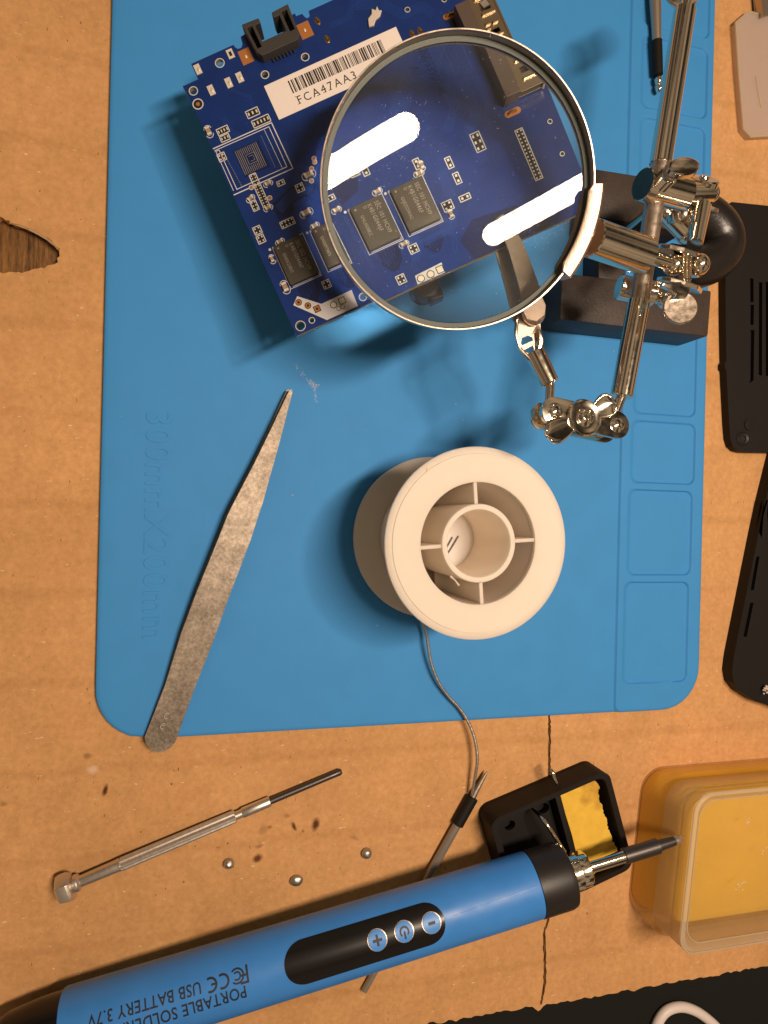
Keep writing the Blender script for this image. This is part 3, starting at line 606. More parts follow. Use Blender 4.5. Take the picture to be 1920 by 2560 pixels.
# moulding line on the shell between panel and collar
a0, _ = itw(1130, 2285)
wrap_poly([(a0, .1), (ILEN - 1.5, .9), (ILEN - 1.5, 1.25), (a0, .3)], .10, 'moulding_line', 'blue_shell', t, .3)
def itext(body, size, px, py, basew, xs=.9, spacing=1.05, name='lettering'):
    tt, _ = itw(px, py)
    f = lambda v: ipt(tt - v.x * 1.0, basew - v.y, .035)
    tv, tf = text_geo(body, size, f, 0, spacing, 'LEFT', 7, xs, .012); b = MB(); b.add(tv, tf); return b.build(name, 'ink', shell, smooth=0)
itext('PORTABLE SOLDERING IRON', 4.3, 618, 2478, -1.0, .80)
itext('USB BATTERY 3.7V', 4.0, 503, 2470, 3.0, .84)
tt, _ = itw(575, 2455)
def arc2(cx, cy, r0, r1, a0, a1, n=18):
    return [(cx + r1 * math.cos(math.radians(a0 + (a1 - a0) * k / n)), cy + r1 * math.sin(math.radians(a0 + (a1 - a0) * k / n))) for k in range(n + 1)] + [(cx + r0 * math.cos(math.radians(a0 + (a1 - a0) * k / n)), cy + r0 * math.sin(math.radians(a0 + (a1 - a0) * k / n))) for k in range(n, -1, -1)]
def logo(tt, polys): 
    for pl in polys: wrap_poly([(tt - x, 1.5 - y) for x, y in pl], .045, 'certification_mark', 'ink', shell, .02, .6)
logo(tt, [arc2(1.9, 0, 1.3, 1.85, 62, 298), arc2(5.1, 0, 1.3, 1.85, 62, 298), [(3.5, -.25), (4.9, -.25), (4.9, .25), (3.5, .25)]])
tt, _ = itw(621, 2438)
logo(tt, [[(0, -2.2), (.55, -2.2), (.55, -.2), (1.9, -.2), (1.9, .3), (.55, .3), (.55, 1.5), (2.3, 1.5), (2.3, 2.05), (0, 2.05)], arc2(3.0, -.2, 1.5, 1.95, 45, 315), arc2(3.0, -.2, .7, 1.1, 45, 315)])
# screw boss under the collar
q = ipt(ILEN + 2, -12.5, -1.6); b = MB(); b.sphere(q, 1.8, (1.6, .7, .7)); b.build('switch_nub', 'black_plastic', t)

# ---------------------------------------------------------------- iron stand
A_, B_, C_ = P(1224, 2053, 9).xy, P(1521, 1924, 9).xy, P(1585, 2168, 9).xy
ux = (B_ - A_).normalized(); wS = (B_ - A_).length; uy = Vector((ux.y, -ux.x)); dS = abs((C_ - B_).dot(uy)) + 1
DD = C_ - B_
# its plan is a slightly slanted tray
def stp(a, c, z): q = A_ + ux * (a * wS) + DD * c; return Vector((q.x, q.y, z))
TS = Matrix(((ux.x * wS, DD.x, 0, A_.x), (ux.y * wS, DD.y, 0, A_.y), (0, 0, 1, 0), (0, 0, 0, 1)))
t = thing('iron_stand', stp(.5, .5, ZC), 'black plastic soldering iron stand, an open tray under the iron with a bent wire rest', 'iron stand')
def unit_rr(i, r=.09): return [(x, y) for x, y in rrect(i, i, 1 - i, 1 - i, r, 6)]
b = MB(); b.prism([unit_rr(0), unit_rr(.045, .07)[:]], ZC + 1, 9.0, TS); b.prism([unit_rr(.0)], ZC, ZC + 1.6, TS); b.build('tray', 'matt_black', t, smooth=30, bevel=.5)
b = MB(); b.prism([[(.54, .04), (.585, .04), (.585, .96), (.54, .96)]], ZC + 1, 8.0, TS); b.build('divider', 'matt_black', t, bevel=.3)
b = MB(); b.prism([[(.06, .05), (.53, .05), (.53, .95), (.06, .95)], [(x, y) for x, y in circle(.18, .22, .045, 14)], [(x, y) for x, y in circle(.47, .20, .05, 14)]], 1.5, 3.0, TS); b.build('inner_floor', 'matt_black', t, smooth=20)
b = MB(); b.tube(smooth_line([stp(.36, .12, 2.5), stp(.37, .13, 10.0), stp(.385, .2, 13.0), stp(.44, .45, 14.5), stp(.50, .66, 15.0), stp(.515, .78, 13.0), stp(.50, .82, 9.0), stp(.5, .83, 2.5)], 8), .62); b.build('wire_rest', 'nickel', t)
q = P(1374, 1930, 4.5); b = MB(); b.tube(smooth_line([q + Vector((-.6, 1.4, 1.5)), q + Vector((0, .4, 2.2)), q + Vector((.6, -1.4, 2.4)), q + Vector((1.6, -3.2, 2.2))], 5), .75); b.build('wire_hook', 'nickel', t)
# sponge
edge = [(.60, .055), (.80, .05), (.875, .06), (.90, .10), (.925, .16), (.90, .22), (.885, .29), (.905, .36), (.895, .42), (.91, .50), (.90, .57), (.915, .64), (.905, .71), (.93, .78), (.925, .85), (.90, .90), (.82, .93), (.72, .93), (.66, .95), (.60, .94)]
t2 = thing('cleaning_sponge', stp(.75, .5, ZC + 2), 'torn yellow cleaning sponge with a brown scorch mark, sitting in the iron stand', 'sponge')
ed = []
for i in range(len(edge)):
    a, c = edge[i], edge[(i + 1) % len(edge)]
    for k in range(4): ed.append((a[0] + (c[0] - a[0]) * k / 4 + random.uniform(-.006, .006), a[1] + (c[1] - a[1]) * k / 4 + random.uniform(-.005, .005)))
b = MB(); b.prism([ed], ZC + 1.6, 6.6, TS); spo = b.build('foam', 'sponge', t2, smooth=0, bevel=.5)
def blot(cx, cy, rx, ry, n=22): return [(cx + rx * math.cos(2 * PI * k / n) * random.uniform(.6, 1.1), cy + ry * math.sin(2 * PI * k / n) * random.uniform(.6, 1.1)) for k in range(n)]
# ---------------------------------------------------------------- spare tip with heater
SA, SB = P(1218, 1928, ZC + 2.2), P(910, 2477, ZC + 1.2)
sx = (SB - SA).normalized(); SL = (SB - SA).length; TT = at_frame(SA, frame(sx))
t = thing('spare_tip', SA, 'spare soldering tip with black ferrule and long grey shaft, pinned under the blue iron', 'soldering tip')
d1 = (P(1184, 1995, 0) - SA).dot(sx); d2 = (P(1146, 2062, 0) - SA).dot(sx)
b = MB(); b.lathe([(.12, 0), (.5, 1.2), (1.05, d1)], TT, n=24); b.build('pointed_end', 'steel', t)
b = MB(); b.lathe([(1.5, d1 - .2), (1.95, d1), (1.95, d2), (1.4, d2 + .3)], TT, n=28); b.build('ferrule', 'matt_black', t)
b = MB(); b.lathe([(1.35, d2), (1.35, SL - 18), (1.0, SL - 16), (1.0, SL)], TT, n=24); b.build('shaft', 'clear_tube', t)

# ---------------------------------------------------------------- plastic box
Bb = [P(1604, 1915, ZC).xy, P(1570, 2252, ZC).xy]
x0, x1 = 151.0, 232.0
TB = Matrix(((1, .10, 0, 0), (0, 1, 0, 0), (0, 0, 1, 0), (0, 0, 0, 1)))
t = thing('plastic_box', (190, -113, ZC), 'frosted lidded plastic box beside the iron tip, its amber contents glowing through', 'plastic box')
def bx(i, r, dy=0): return [(x, y) for x, y in rrect(163 + i, -139 + i, 250 - i, -87 - i, r, 8)]
def wall(name, i0, r0, z0, i1, r1, z1, mt, n=8):
    j0 = max(i0, .6); a = rrect(162 + i0, -139 + j0, 262 - i0, -87.2 - j0, r0, n); c = rrect(162 + i1, -139 + i1, 262 - i1, -87.2 - i1, r1, n); m = len(a)
    b = MB(); b.add([(x, y, z0) for x, y in a] + [(x, y, z1) for x, y in c], [(k, (k + 1) % m, m + (k + 1) % m, m + k) for k in range(m)], TB); return b.build(name, mt, t, smooth=50)
wall('wall', -2.8, 8, ZC, -1.4, 7.5, 9.5, 'frost_wall'); wall('wall', -1.4, 7.5, 9.5, -.1, 7, 17.5, 'frost_beige'); wall('lid_skirt', -.2, 7, 16.6, -.2, 7, 21.2, 'frost_beige')
wall('lid_rim', -.2, 7, 21.2, 1.6, 5.5, 21.6, 'frost_rim'); wall('lid_step', 1.6, 5.5, 21.6, 3.0, 4.6, 20.6, 'frost_beige')
b = MB(); b.prism([rrect(165, -136, 259, -90.2, 4.6, 8)], 20.1, 20.6, TB); b.build('lid_panel', 'frost_lid', t, smooth=0)
b = MB(); rz = random.Random(4)
for (cx, cy, n_) in ((1865, 2055, 5), (1850, 2212, 6), (1845, 2224, 4), (1712, 2278, 3), (1900, 2130, 3)):
    for k in range(n_):
        q = P(cx + rz.gauss(0, 7), cy + rz.gauss(0, 5), 20.64); a = rz.uniform(-.6, .6); l_ = rz.uniform(.3, 1.1); d_ = Vector((math.cos(a + .5), math.sin(a + .5), 0)) * l_; s_ = Vector((-d_.y, d_.x, 0)).normalized() * .09
        b.add([q - s_, q + d_ * .5 - s_ * 2, q + d_, q + d_ * .5 + s_ * 2], [(0, 1, 2, 3)])
b.build('scuff_mark', 'dust', t, smooth=0)
for zz, rr in ((21.5, .28), (20.75, .22)):
    b = MB(); lp = rrect(162.2 + (0 if zz > 21 else 2.6), -138.6 + (0 if zz > 21 else 2.6), 261, -87.8 - (0 if zz > 21 else 2.6), 6, 8); b.tube([TB @ Vector((x, y, zz)) for x, y in lp + lp[:1]], rr, n=8, caps=False); b.build('rim_bead', 'frost_rim', t)
b = MB(); pads_ = [(159.8, -136.5, -88.4, ZC + .6), (161.0, -134.5, -88.8, 9.5), (161.7, -133.0, -89.0, 14.6), (162.4, -132.3, -89.7, 15.3)]; lv = [rrect(x_, y0_, 260, y1_, 8, 8) for x_, y0_, y1_, z_ in pads_]; m_ = len(lv[0])
b.add([(x, y, pads_[k][3]) for k in range(4) for x, y in lv[k]], [(k * m_ + i, k * m_ + (i + 1) % m_, (k + 1) * m_ + (i + 1) % m_, (k + 1) * m_ + i) for k in range(3) for i in range(m_)] + [tuple(range(m_))[::-1], tuple(3 * m_ + i for i in range(m_))], TB)
tag(b.build('amber_pad', 'box_yellow', smooth=50), 'amber foam pad filling the inside of the frosted box', 'foam pad')

# ---------------------------------------------------------------- milky plastic cap, upper right
t = thing('milky_cover', (185, 150, ZC), 'small milky translucent plastic cover on the cardboard beyond the mat, its corner clipped', 'plastic cover')
tp = [P(1872, 29, .8), P(1840, 56, .8), P(1848, 180, .8), P(1860, 322, .8), P(1876, 341, .8), P(1990, 336, .8), P(1990, 60, .8)]
cen = sum(tp, Vector()) / len(tp)
b = MB(); b.slab(tp, .8); b.build('top_face', 'frost_clear', t, smooth=0, bevel=.25)
b = MB(); m = len(tp); lo = [Vector((p.x, p.y, ZC + .1)) for p in tp]; tt_ = [Vector((p.x, p.y, .1)) for p in tp]
b.add(tt_ + lo, [(k, (k + 1) % m, m + (k + 1) % m, m + k) for k in range(m)]); b.build('side_wall', 'frost_clear', t, smooth=0)
b = MB(); b.tube([p + Vector((0, 0, -.1)) for p in tp + tp[:1]], .45, n=8); b.build('edge_bead', 'frost_rim', t)
b = MB(); b.tube(smooth_line([P(1890, 190, .9), P(1896, 230, .9), P(1903, 268, .9)], 5), .35); b.build('moulded_rib', 'frost_rim', t)
q = [P(1903, -40, 3), P(1930, -40, 3), P(1930, 30, 3), P(1911, 36, 3)]
b = MB(); b.slab(q, 3.5); tag(b.build('grey_handle', 'tan_handle', smooth=0, bevel=.6), 'grey tool end poking in from the edge above the milky cover', 'tool')

# ---------------------------------------------------------------- black housings on the right
def housing(name, label, pxs, zt, slots, parent_pt):
    t = thing(name, parent_pt, label, 'plastic housing')
    pxs = [(x + 17, y) for x, y in pxs]; pts = [P(x, y, zt) for x, y in pxs]; holes = [[P(x, y, zt) for x, y in s_] for s_ in slots]
    b = MB(); b.slab(pts, 1.6, holes); b.build('top_shell', 'matt_black', t, smooth=0, bevel=.35)
    b = MB(); b.slab([p - Vector((0, 0, 1.5)) for p in pts], zt - 1.5 - ZC - .05); b.build('side_shell', 'matt_black', t, smooth=0)
    return t
pxA = [(1890, 513), (1990, 525), (1990, 1133), (1842, 1130), (1827, 1126), (1815, 1115), (1809, 1096), (1806, 1060), (1799, 925), (1795, 920), (1795, 908), (1799, 902), (1797, 800), (1796, 640), (1812, 505)]
t = housing('vented_housing', 'black vented plastic housing on the cardboard beside the cast base', pxA, 1.5,
    [[(1875, 695), (1884, 697), (1884, 755), (1876, 755)], [(1876, 762), (1885, 762), (1884, 812), (1876, 812)], [(1897, 706), (1906, 706), (1905, 940), (1896, 936)], [(1913, 705), (1923, 705), (1923, 940), (1912, 940)], [(1875, 825), (1886, 825), (1884, 950), (1874, 958)]], P(1860, 800, ZC))
q = P(1856, 1097, 1.5); b = MB(); b.lathe([(1.0, .1), (1.1, .7), (1.9, .9), (2.6, .2)], Matrix.Translation(q), n=28); b.build('screw_boss', 'black_plastic', t)
b = MB(); b.lathe([(2.1, 0), (2.0, .35), (.01, .5)], Matrix.Translation(P(1872, 1062, 1.5)), n=24); b.build('moulded_dimple', 'matt_black', t)
pxB = [(1990, 870), (1990, 1805), (1920, 1768), (1870, 1752), (1835, 1730), (1818, 1708), (1813, 1680), (1818, 1640), (1850, 1480), (1880, 1330), (1900, 1240), (1922, 1150)]
t = housing('long_housing', 'long black plastic casing with rounded corner lying at the edge of the cardboard', pxB, 3.0,
    [[(1912, 1250), (1920, 1250), (1914, 1345), (1905, 1345)], [(1899, 1392), (1907, 1392), (1894, 1475), (1885, 1475)], [(1884, 1508), (1889, 1508), (1874, 1592), (1867, 1592)]], P(1900, 1500, ZC))
b = MB(); q = P(1915, 1725, 3.2)
for k in range(9): b.sphere((q.x + random.uniform(-1.6, 1.6), q.y + random.uniform(-1.4, 1.4), 3.0), random.uniform(.3, .7), n=8)
b.build('glue_blob', 'goop', t)

# ---------------------------------------------------------------- white cable
zc_ = ZT + 2.8
b = MB(); b.tube(smooth_line([P(1640, 2640, zc_), P(1636, 2590, zc_), P(1646, 2553, zc_), P(1668, 2526, zc_), P(1702, 2517, zc_), P(1738, 2527, zc_), P(1772, 2550, zc_), P(1802, 2580, zc_), P(1850, 2640, zc_)], 8), 1.75, n=20)
tag(b.build('white_cable', 'white_rubber', smooth=60), 'loop of thick white cable lying on the black cloth', 'cable')

# ---------------------------------------------------------------- slim tool at the top
TA, TBp = P(1636, -60, 3.6), P(1647, 240, 2.6)
tx = (TBp - TA).normalized(); TL = (TBp - TA).length; TF = at_frame(TA, frame(tx)); tz = lambda px, py: (P(px, py, 3) - TA).dot(tx)
t = thing('needle_driver', TA, 'slim champagne tool with black ferrule and bright tip, beside the chrome rod', 'tool')
f1, f2 = tz(1645, 103), tz(1647, 188)
b = MB(); b.lathe([(2.2, 0), (1.9, f1 - 12), (1.45, f1 + .2)], TF, n=28); b.build('handle', 'tan_handle', t)
b = MB(); b.lathe([(1.3, f1 - .1), (1.75, f1), (1.65, f2 - .2), (1.2, f2)], TF, n=28); b.build('ferrule', 'matt_black', t)
b = MB(); b.sphere((0, 0, f2 + 1.6), 1.35, (.8, 1, 1.3), TF); b.sphere((.2, 0, f2 + 4.3), 1.3, (.9, 1, 1.1), TF); b.build('bent_tip', 'nickel', t)
# ---------------------------------------------------------------- circuit board
al = math.radians(24.25)
BU = math.cos(al) * CR + math.sin(al) * CU; BV = -math.sin(al) * CR + math.cos(al) * CU; BN = -CF
BO = Vector((20.9, 44.0, 33.7))
_d = CF + CR * ((741 - 960) / F_PX) - CU * ((840 - 1280) / F_PX); BO = CAM + _d * 172.0
TP = Matrix(((BU.x, BV.x, BN.x, BO.x), (BU.y, BV.y, BN.y, BO.y), (BU.z, BV.z, BN.z, BO.z), (0, 0, 0, 1)))
pcb = thing('circuit_board', TP @ Vector((40, 35, -1)), 'dark blue circuit board with memory chips and a barcode sticker, clamped above the mat', 'circuit board')
BW, BH = 80.0, 73.7
outl = [(0, 0), (BW, 0), (BW, 26.5), (71.2, 26.9), (71.0, 29.0), (BW, 29.0), (BW, 57.5), (68.9, 57.8), (68.9, 59), (BW, 59), (BW, BH)]
outl = [(0, 0), (BW, 0), (BW, BH), (36.6, BH), (36.5, 72.6), (36.0, 72.2), (35.4, 72.2), (35.0, 72.9), (34.8, 73.7), (33.2, 73.8), (33.1, 74.6), (31.6, 74.4), (31.4, 67.0), (20.0, 67.0), (19.8, 75.0), (18.2, 74.8), (17.9, 72.9), (17.2, 72.2), (16.3, 72.3), (15.9, 72.9), (15.7, BH), (4.0, BH), (4.0, 69.4), (-.3, 69.4), (0, 66)]
holes_b = [(10.7, 70.9, 1.0), (1.7, 67.2, .95), (19.9, 63.5, .85), (31.0, 63.4, .85), (2.0, 1.9, 1.15), (5.2, 2.0, .65), (19.4, 2.1, .85), (50.9, 74.9, .6), (59.5, 63.7, .55), (69.0, 62.2, .5), (77.5, 22.3, .42), (77.3, 14.4, .42)]
b = MB(); b.prism([outl] + [circle(x, y, r_, 18) for x, y, r_ in holes_b], -1.15, -.03, TP); b.build('substrate', 'fr4', pcb, smooth=0)
b = MB(); b.prism([outl] + [circle(x, y, r_, 18) for x, y, r_ in holes_b], -.028, 0, TP); b.build('soldermask', 'soldermask', pcb, smooth=0)
def flat(b, loops, h, th=.02): b.prism(loops, h - th, h, TP)
def rect(x0, y0, x1, y1): return [(x0, y0), (x1, y0), (x1, y1), (x0, y1)]
def ribbon(b, pts, w_, h, th=.015, closed=False):
    pts = [Vector((p[0], p[1])) for p in pts]
    if closed: pts = pts + [pts[0]]
    for i in range(len(pts) - 1):
        a, c = pts[i], pts[i + 1]; d = (c - a)
        if d.length < 1e-6: continue
        d.normalize(); n = Vector((-d.y, d.x)) * (w_ / 2); e = d * (w_ * .42)
        b.prism([[tuple(a - e - n), tuple(c + e - n), tuple(c + e + n), tuple(a - e + n)]], h - th, h, TP)
# routed copper showing through the mask
tr = MB(); dk = MB()
def bundle(x, y, path, n, pitch, wd=.13, mb=None):
    mb = mb or tr; pts0 = [(x, y)]
    for (dx, dy) in path: pts0.append((pts0[-1][0] + dx, pts0[-1][1] + dy))
    P0 = [Vector(p) for p in pts0]
    for k in range(n):
        off = (k - (n - 1) / 2) * pitch; out = []
        for i, p in enumerate(P0):
            d1 = (P0[i] - P0[i - 1]).normalized() if i else (P0[1] - P0[0]).normalized(); d2 = (P0[i + 1] - P0[i]).normalized() if i < len(P0) - 1 else d1
            n1 = Vector((-d1.y, d1.x)); n2 = Vector((-d2.y, d2.x)); m_ = (n1 + n2); m_ = m_ / max(.3, m_.dot(n1)); out.append(tuple(p + m_ * off))
        ribbon(mb, out, wd, .022 + .0004 * (k % 3))
rs = random.Random(3)
for cx in (3.9, 14.2, 27.4, 38.0):        # serpentine copper under each memory chip
    for k in range(7): bundle(cx + .8 + k * .75, 11.0, [(0, -1.2 - .5 * (3 - abs(k - 3))), (.5 * (1 if k < 3 else -1), -.6), (0, -.8)], 1, .3, .10)
    flat(dk, [[(cx + 1.2, 10.9), (cx + 6.6, 10.9), (cx + 6.2, 7.4), (cx + 4.2, 5.2), (cx + 2.6, 5.6), (cx + 1.2, 8.0)]], .012, .01)
    bundle(cx + 8.6, 9.5, [(0, -3.5), (-.8, -1.2), (0, -1.6)], 2, .7, .12)
    bundle(cx - 1.6 if cx > 5 else cx + 9.6, 22, [(0, -6), (.5, -.8), (0, -7)], 3, .33, .10)
bundle(9, 31, [(5, 2), (4, 0), (3, 3), (6, 0), (4, 4)], 6, .42); bundle(13, 41, [(3, -3), (0, -4), (4, -4), (5, 0)], 5, .42); bundle(17, 46, [(0, -6), (4, -4), (0, -3)], 5, .38)
bundle(44, 30, [(3, 3), (0, 6), (5, 5), (6, 0), (3, 4)], 9, .40); bundle(30, 33, [(6, 0), (4, 4), (7, 0), (4, 5), (8, 0)], 7, .42); bundle(50, 22, [(0, -8), (-4, -4), (-12, 0)], 6, .38)
bundle(49, 12, [(-2, -3), (-8, -.2), (-3, -3)], 5, .34); bundle(60, 20, [(0, 8), (3, 3), (0, 8)], 6, .42); bundle(55, 30, [(4, 4), (0, 6)], 5, .45); bundle(62, 40, [(0, 7), (2, 2), (2, -2), (0, -7)], 1, .4, .16)
bundle(6, 58, [(0, -4), (2, -2)], 3, .5); bundle(28, 50, [(9, 0), (4, -4), (6, 0)], 6, .42); bundle(10, 64, [(4, -4), (0, -5)], 2, .5); bundle(48, 70, [(6, -2), (4, -5), (5, 0), (2, -3)], 5, .5)
bundle(40, 68, [(5, 0), (3, 3), (6, 0)], 3, .5); bundle(24, 31, [(0, -5)], 4, .5); bundle(33, 28, [(0, 5), (3, 3)], 5, .4); bundle(20, 27, [(3, 3), (5, 0)], 4, .4)
flat(dk, [[(8, 28.5), (12, 28.5), (13, 31), (19, 31), (21, 34), (18, 36), (8, 33)]], .010, .01); flat(dk, [[(26, 24.5), (31, 26), (33, 30), (31, 33), (26, 32)]], .010, .01)
flat(dk, [[(49, -.0), (63, .0), (63, 8), (52, 9), (47.5, 5.5)]], .010, .01)  # dark patch by the clip, painting in the lens ring's shadow
tr.build('trace_pattern', 'trace', pcb, smooth=0); dk.build('mask_shade_pattern', 'trace_dark', pcb, smooth=0)
via = MB()
for k in range(230):
    x, y = rs.uniform(2, 78), rs.uniform(9, 60)
    if any(a < x < a + 8.6 and 11.5 < y < 23.3 for a in (3.7, 14, 27, 37.6)) or (0 < x < 17 and 39 < y < 53) or (17 < x < 56 and 51 < y): continue
    via.lathe([(.17, .0), (.17, .035), (.08, .04)], TP @ Matrix.Translation((x, y, 0)), n=8)
via.build('vias', 'trace', pcb, smooth=0)
silk = MB(); pad = MB(); hol = MB(); cop = MB()
def sbox(x0, y0, x1, y1, w_=.22): ribbon(silk, [(x0, y0), (x1, y0), (x1, y1), (x0, y1)], w_, .05, closed=True)
def smd(cx, cy, w_, h_, nx_, ny_, parts=True, flip=False):   # silk outline round an array of pads
    sbox(cx - w_ / 2, cy - h_ / 2, cx + w_ / 2, cy + h_ / 2); hol.prism([rect(cx - w_ / 2, cy - h_ / 2, cx + w_ / 2, cy + h_ / 2)], .0, .03, TP)
    for i in range(nx_):
        for j in range(ny_):
            x = cx - w_ / 2 + w_ * (i + .5) / nx_; y = cy - h_ / 2 + h_ * (j + .5) / ny_; a = w_ / nx_ * .19; c = h_ / ny_ * .21
            pad.prism([rect(x - a, y - c, x + a, y + c)], 0, .12, TP)
smd(13.1, 56.0, 3.2, 1.9, 3, 1); smd(14.2, 53.2, 4.6, 1.9, 5, 1); smd(4.4, 55.0, 3.0, 1.7, 4, 1); smd(4.1, 53.1, 2.4, 1.5, 3, 1); smd(1.4, 49.0, 1.9, 2.0, 2, 2); smd(3.9, 34.4, 1.5, 2.6, 2, 3)
smd(2.0, 28.4, 1.9, 2.0, 2, 2); smd(1.9, 26.0, 1.9, 2.0, 2, 2); smd(9.7, 27.0, 3.6, 1.7, 4, 2); smd(16.2, 33.8, 1.9, 2.0, 2, 2); smd(12.3, 8.8, 1.9, 2.0, 2, 2); smd(12.3, 36.9, 1.9, 1.2, 2, 1)
smd(6.6, 37.4, 1.7, 9.0, 2, 12); smd(60.6, 24.8, 2.2, 4.4, 2, 3); smd(70.2, 17.4, 1.8, 12.4, 2, 14); smd(52.7, 23.2, 1.3, 2.6, 1, 2); smd(52.9, 19.2, 1.3, 2.6, 1, 2); smd(52.7, 14.4, 2.6, 1.3, 2, 1)
smd(48.3, 14.3, 2.4, 2.2, 2, 2); smd(36.9, 8.4, 2.1, 2.0, 2, 2); smd(31.2, 3.0, 2.0, 2.1, 2, 2); smd(34.5, 29.6, 1.4, 2.4, 1, 2); smd(32.1, 29.8, 2.0, 1.0, 2, 1); smd(45.9, 26.0, 1.4, 2.4, 1, 2); smd(24.5, 27.2, 2.2, 1.2, 2, 1)
# big empty footprint at the left
ribbon(silk, [(.3, 51.8), (16.4, 51.8), (16.6, 39.0), (.3, 39.0)], .26, .05); ribbon(silk, [(0.5, 50.9), (1.5, 50.9), (1.5, 39.9)], .18, .05); ribbon(silk, [(.4, 51.2), (15.4, 51.1), (15.4, 40.0), (1.6, 40.0)], .18, .051)
ribbon(silk, [(.6, 50.8), (.6, 40.1)], .16, .05); ribbon(silk, [(14.0, 50.9), (14.2, 40.2)], .10, .05)
M['grid_ink'] = mat('pale_pad_grid', (0.26, 0.24, 0.20), .6)
gi = MB()
flat(dk := MB(), [rect(4.6, 41.8, 11.6, 49.2)], .03, .01)
for k in range(13):
    x = 5.0 + k * .48
    if 4 <= k <= 8: ribbon(gi, [(x, 48.9), (x, 47.3)], .11, .05); ribbon(gi, [(x, 44.0), (x, 42.4)], .11, .05)
    else: ribbon(gi, [(x, 48.9), (x, 42.4)], .12, .05)
ribbon(gi, [(7.0, 46.9), (9.4, 46.9), (9.4, 44.4), (7.0, 44.4)], .10, .05, closed=True); ribbon(gi, [(7.6, 46.3), (8.8, 46.3), (8.8, 45.0), (7.6, 45.0)], .08, .05)
for k in range(15): ribbon(gi, [(2.2 + .05 * k, 49.4 - k * .62), (2.3 + .05 * k, 49.1 - k * .62)], .11, .05); ribbon(gi, [(12.6, 49.8 - k * .6), (12.65, 49.5 - k * .6)], .09, .05)
gi.build('pad_grid', 'grid_ink', pcb, smooth=0); dk.build('grid_ground', 'trace_dark', pcb, smooth=0)
# white printed areas with through holes
flat(silk, [[(4.3, 9.1), (2.5, 7.4), (8.7, .5), (17.3, .5), (17.5, 4.9), (9.1, 4.8)]], .04); flat(silk, [[(34.5, 2.4), (41.5, 2.7), (41.3, .2), (34.2, .2)]], .04)
def thole(x, y, r_, sq=False, metal=True):
    hol.prism([rect(x - r_, y - r_, x + r_, y + r_) if sq else circle(x, y, r_, 18)], .03, .06, TP)
    (pad if metal else cop).prism([rect(x - r_ * .78, y - r_ * .78, x + r_ * .78, y + r_ * .78) if sq else circle(x, y, r_ * .78, 18)], .05, .09, TP)
    if not metal: hol.prism([circle(x, y, r_ * .38, 12)], .08, .10, TP)
for x, y, s_ in ((4.0, 7.5, 0), (5.8, 5.8, 0), (7.6, 4.1, 1)): thole(x, y, .85, bool(s_), False)
for x, y, r_, s_ in ((11.8, 3.3, .9, 0), (14.2, 3.4, .85, 1), (12.6, 1.9, .55, 0), (13.7, 1.9, .55, 0), (35.5, 1.2, .95, 0), (38.0, 1.2, .95, 0), (40.5, 1.3, .9, 1)): thole(x, y, r_, bool(s_))
for x, y, r_ in ((22.5, 39.1, .42), (22.3, 38.2, .42), (20.9, 37.0, .42), (19.6, 34.2, .42), (5.0, 38.9, .40), (8.2, 34.6, .42)):
    silk.lathe([(r_ + .05, .01), (r_ + .05, .05), (r_ + .22, .05), (r_ + .22, .01)], TP @ Matrix.Translation((x, y, 0)), n=18, closed=True); cop.prism([circle(x, y, r_, 16)], 0, .06, TP)
for x, y in ((1.4, 63.7),): silk.lathe([(1.15, .01), (1.15, .05), (1.4, .05), (1.4, .01)], TP @ Matrix.Translation((x, y, 0)), n=28, closed=True); hol.prism([circle(x, y, 1.1, 20)], 0, .04, TP); cop.prism([circle(x, y, .5, 16)], 0, .06, TP)
for x, y, r_ in holes_b[:1] + holes_b[1:4] + holes_b[6:7]: silk.lathe([(r_ + .02, .01), (r_ + .02, .045), (r_ + .22, .045), (r_ + .22, .01)], TP @ Matrix.Translation((x, y, 0)), n=24, closed=True)
for x, y, r_ in holes_b[4:6] + holes_b[7:]: pad.lathe([(r_ + .02, .01), (r_ + .02, .045), (r_ + .16, .045), (r_ + .16, .01)], TP @ Matrix.Translation((x, y, 0)), n=24, closed=True)
for x, y in ((5.0, 71.7), (5.9, 65.5), (10.7, 65.4), (13.8, 65.5)):
    pad.prism([rect(x - .75, y - 1.3, x + .75, y + 1.3)], 0, .12, TP); pad.sphere((x + .2, y - .2, .1), .5, (.8, 1.3, .6), TP, 12)
pad.prism([rect(13.3, 70.7, 14.9, 73.1), rect(13.75, 71.3, 14.45, 72.5)], 0, .10, TP); hol.prism([rect(13.75, 71.3, 14.45, 72.5)], 0, .03, TP)
cop.prism([rect(15.9, 67.8, 18.9, 71.6)], 0, .05, TP); cop.prism([rect(32.2, 67.6, 35.4, 71.6)], 0, .05, TP)
pad.sphere((17.4, 69.6, .1), .4, (.8, 1.2, .5), TP, 12); pad.sphere((33.7, 69.6, .1), .4, (.8, 1.2, .5), TP, 12)
silk.build('silkscreen_print', 'silk', pcb, smooth=0); pad.build('pad_pattern', 'pad', pcb, smooth=30); hol.build('clearance_pattern', 'dark_hole', pcb, smooth=0); cop.build('copper_pattern', 'copper', pcb, smooth=0)
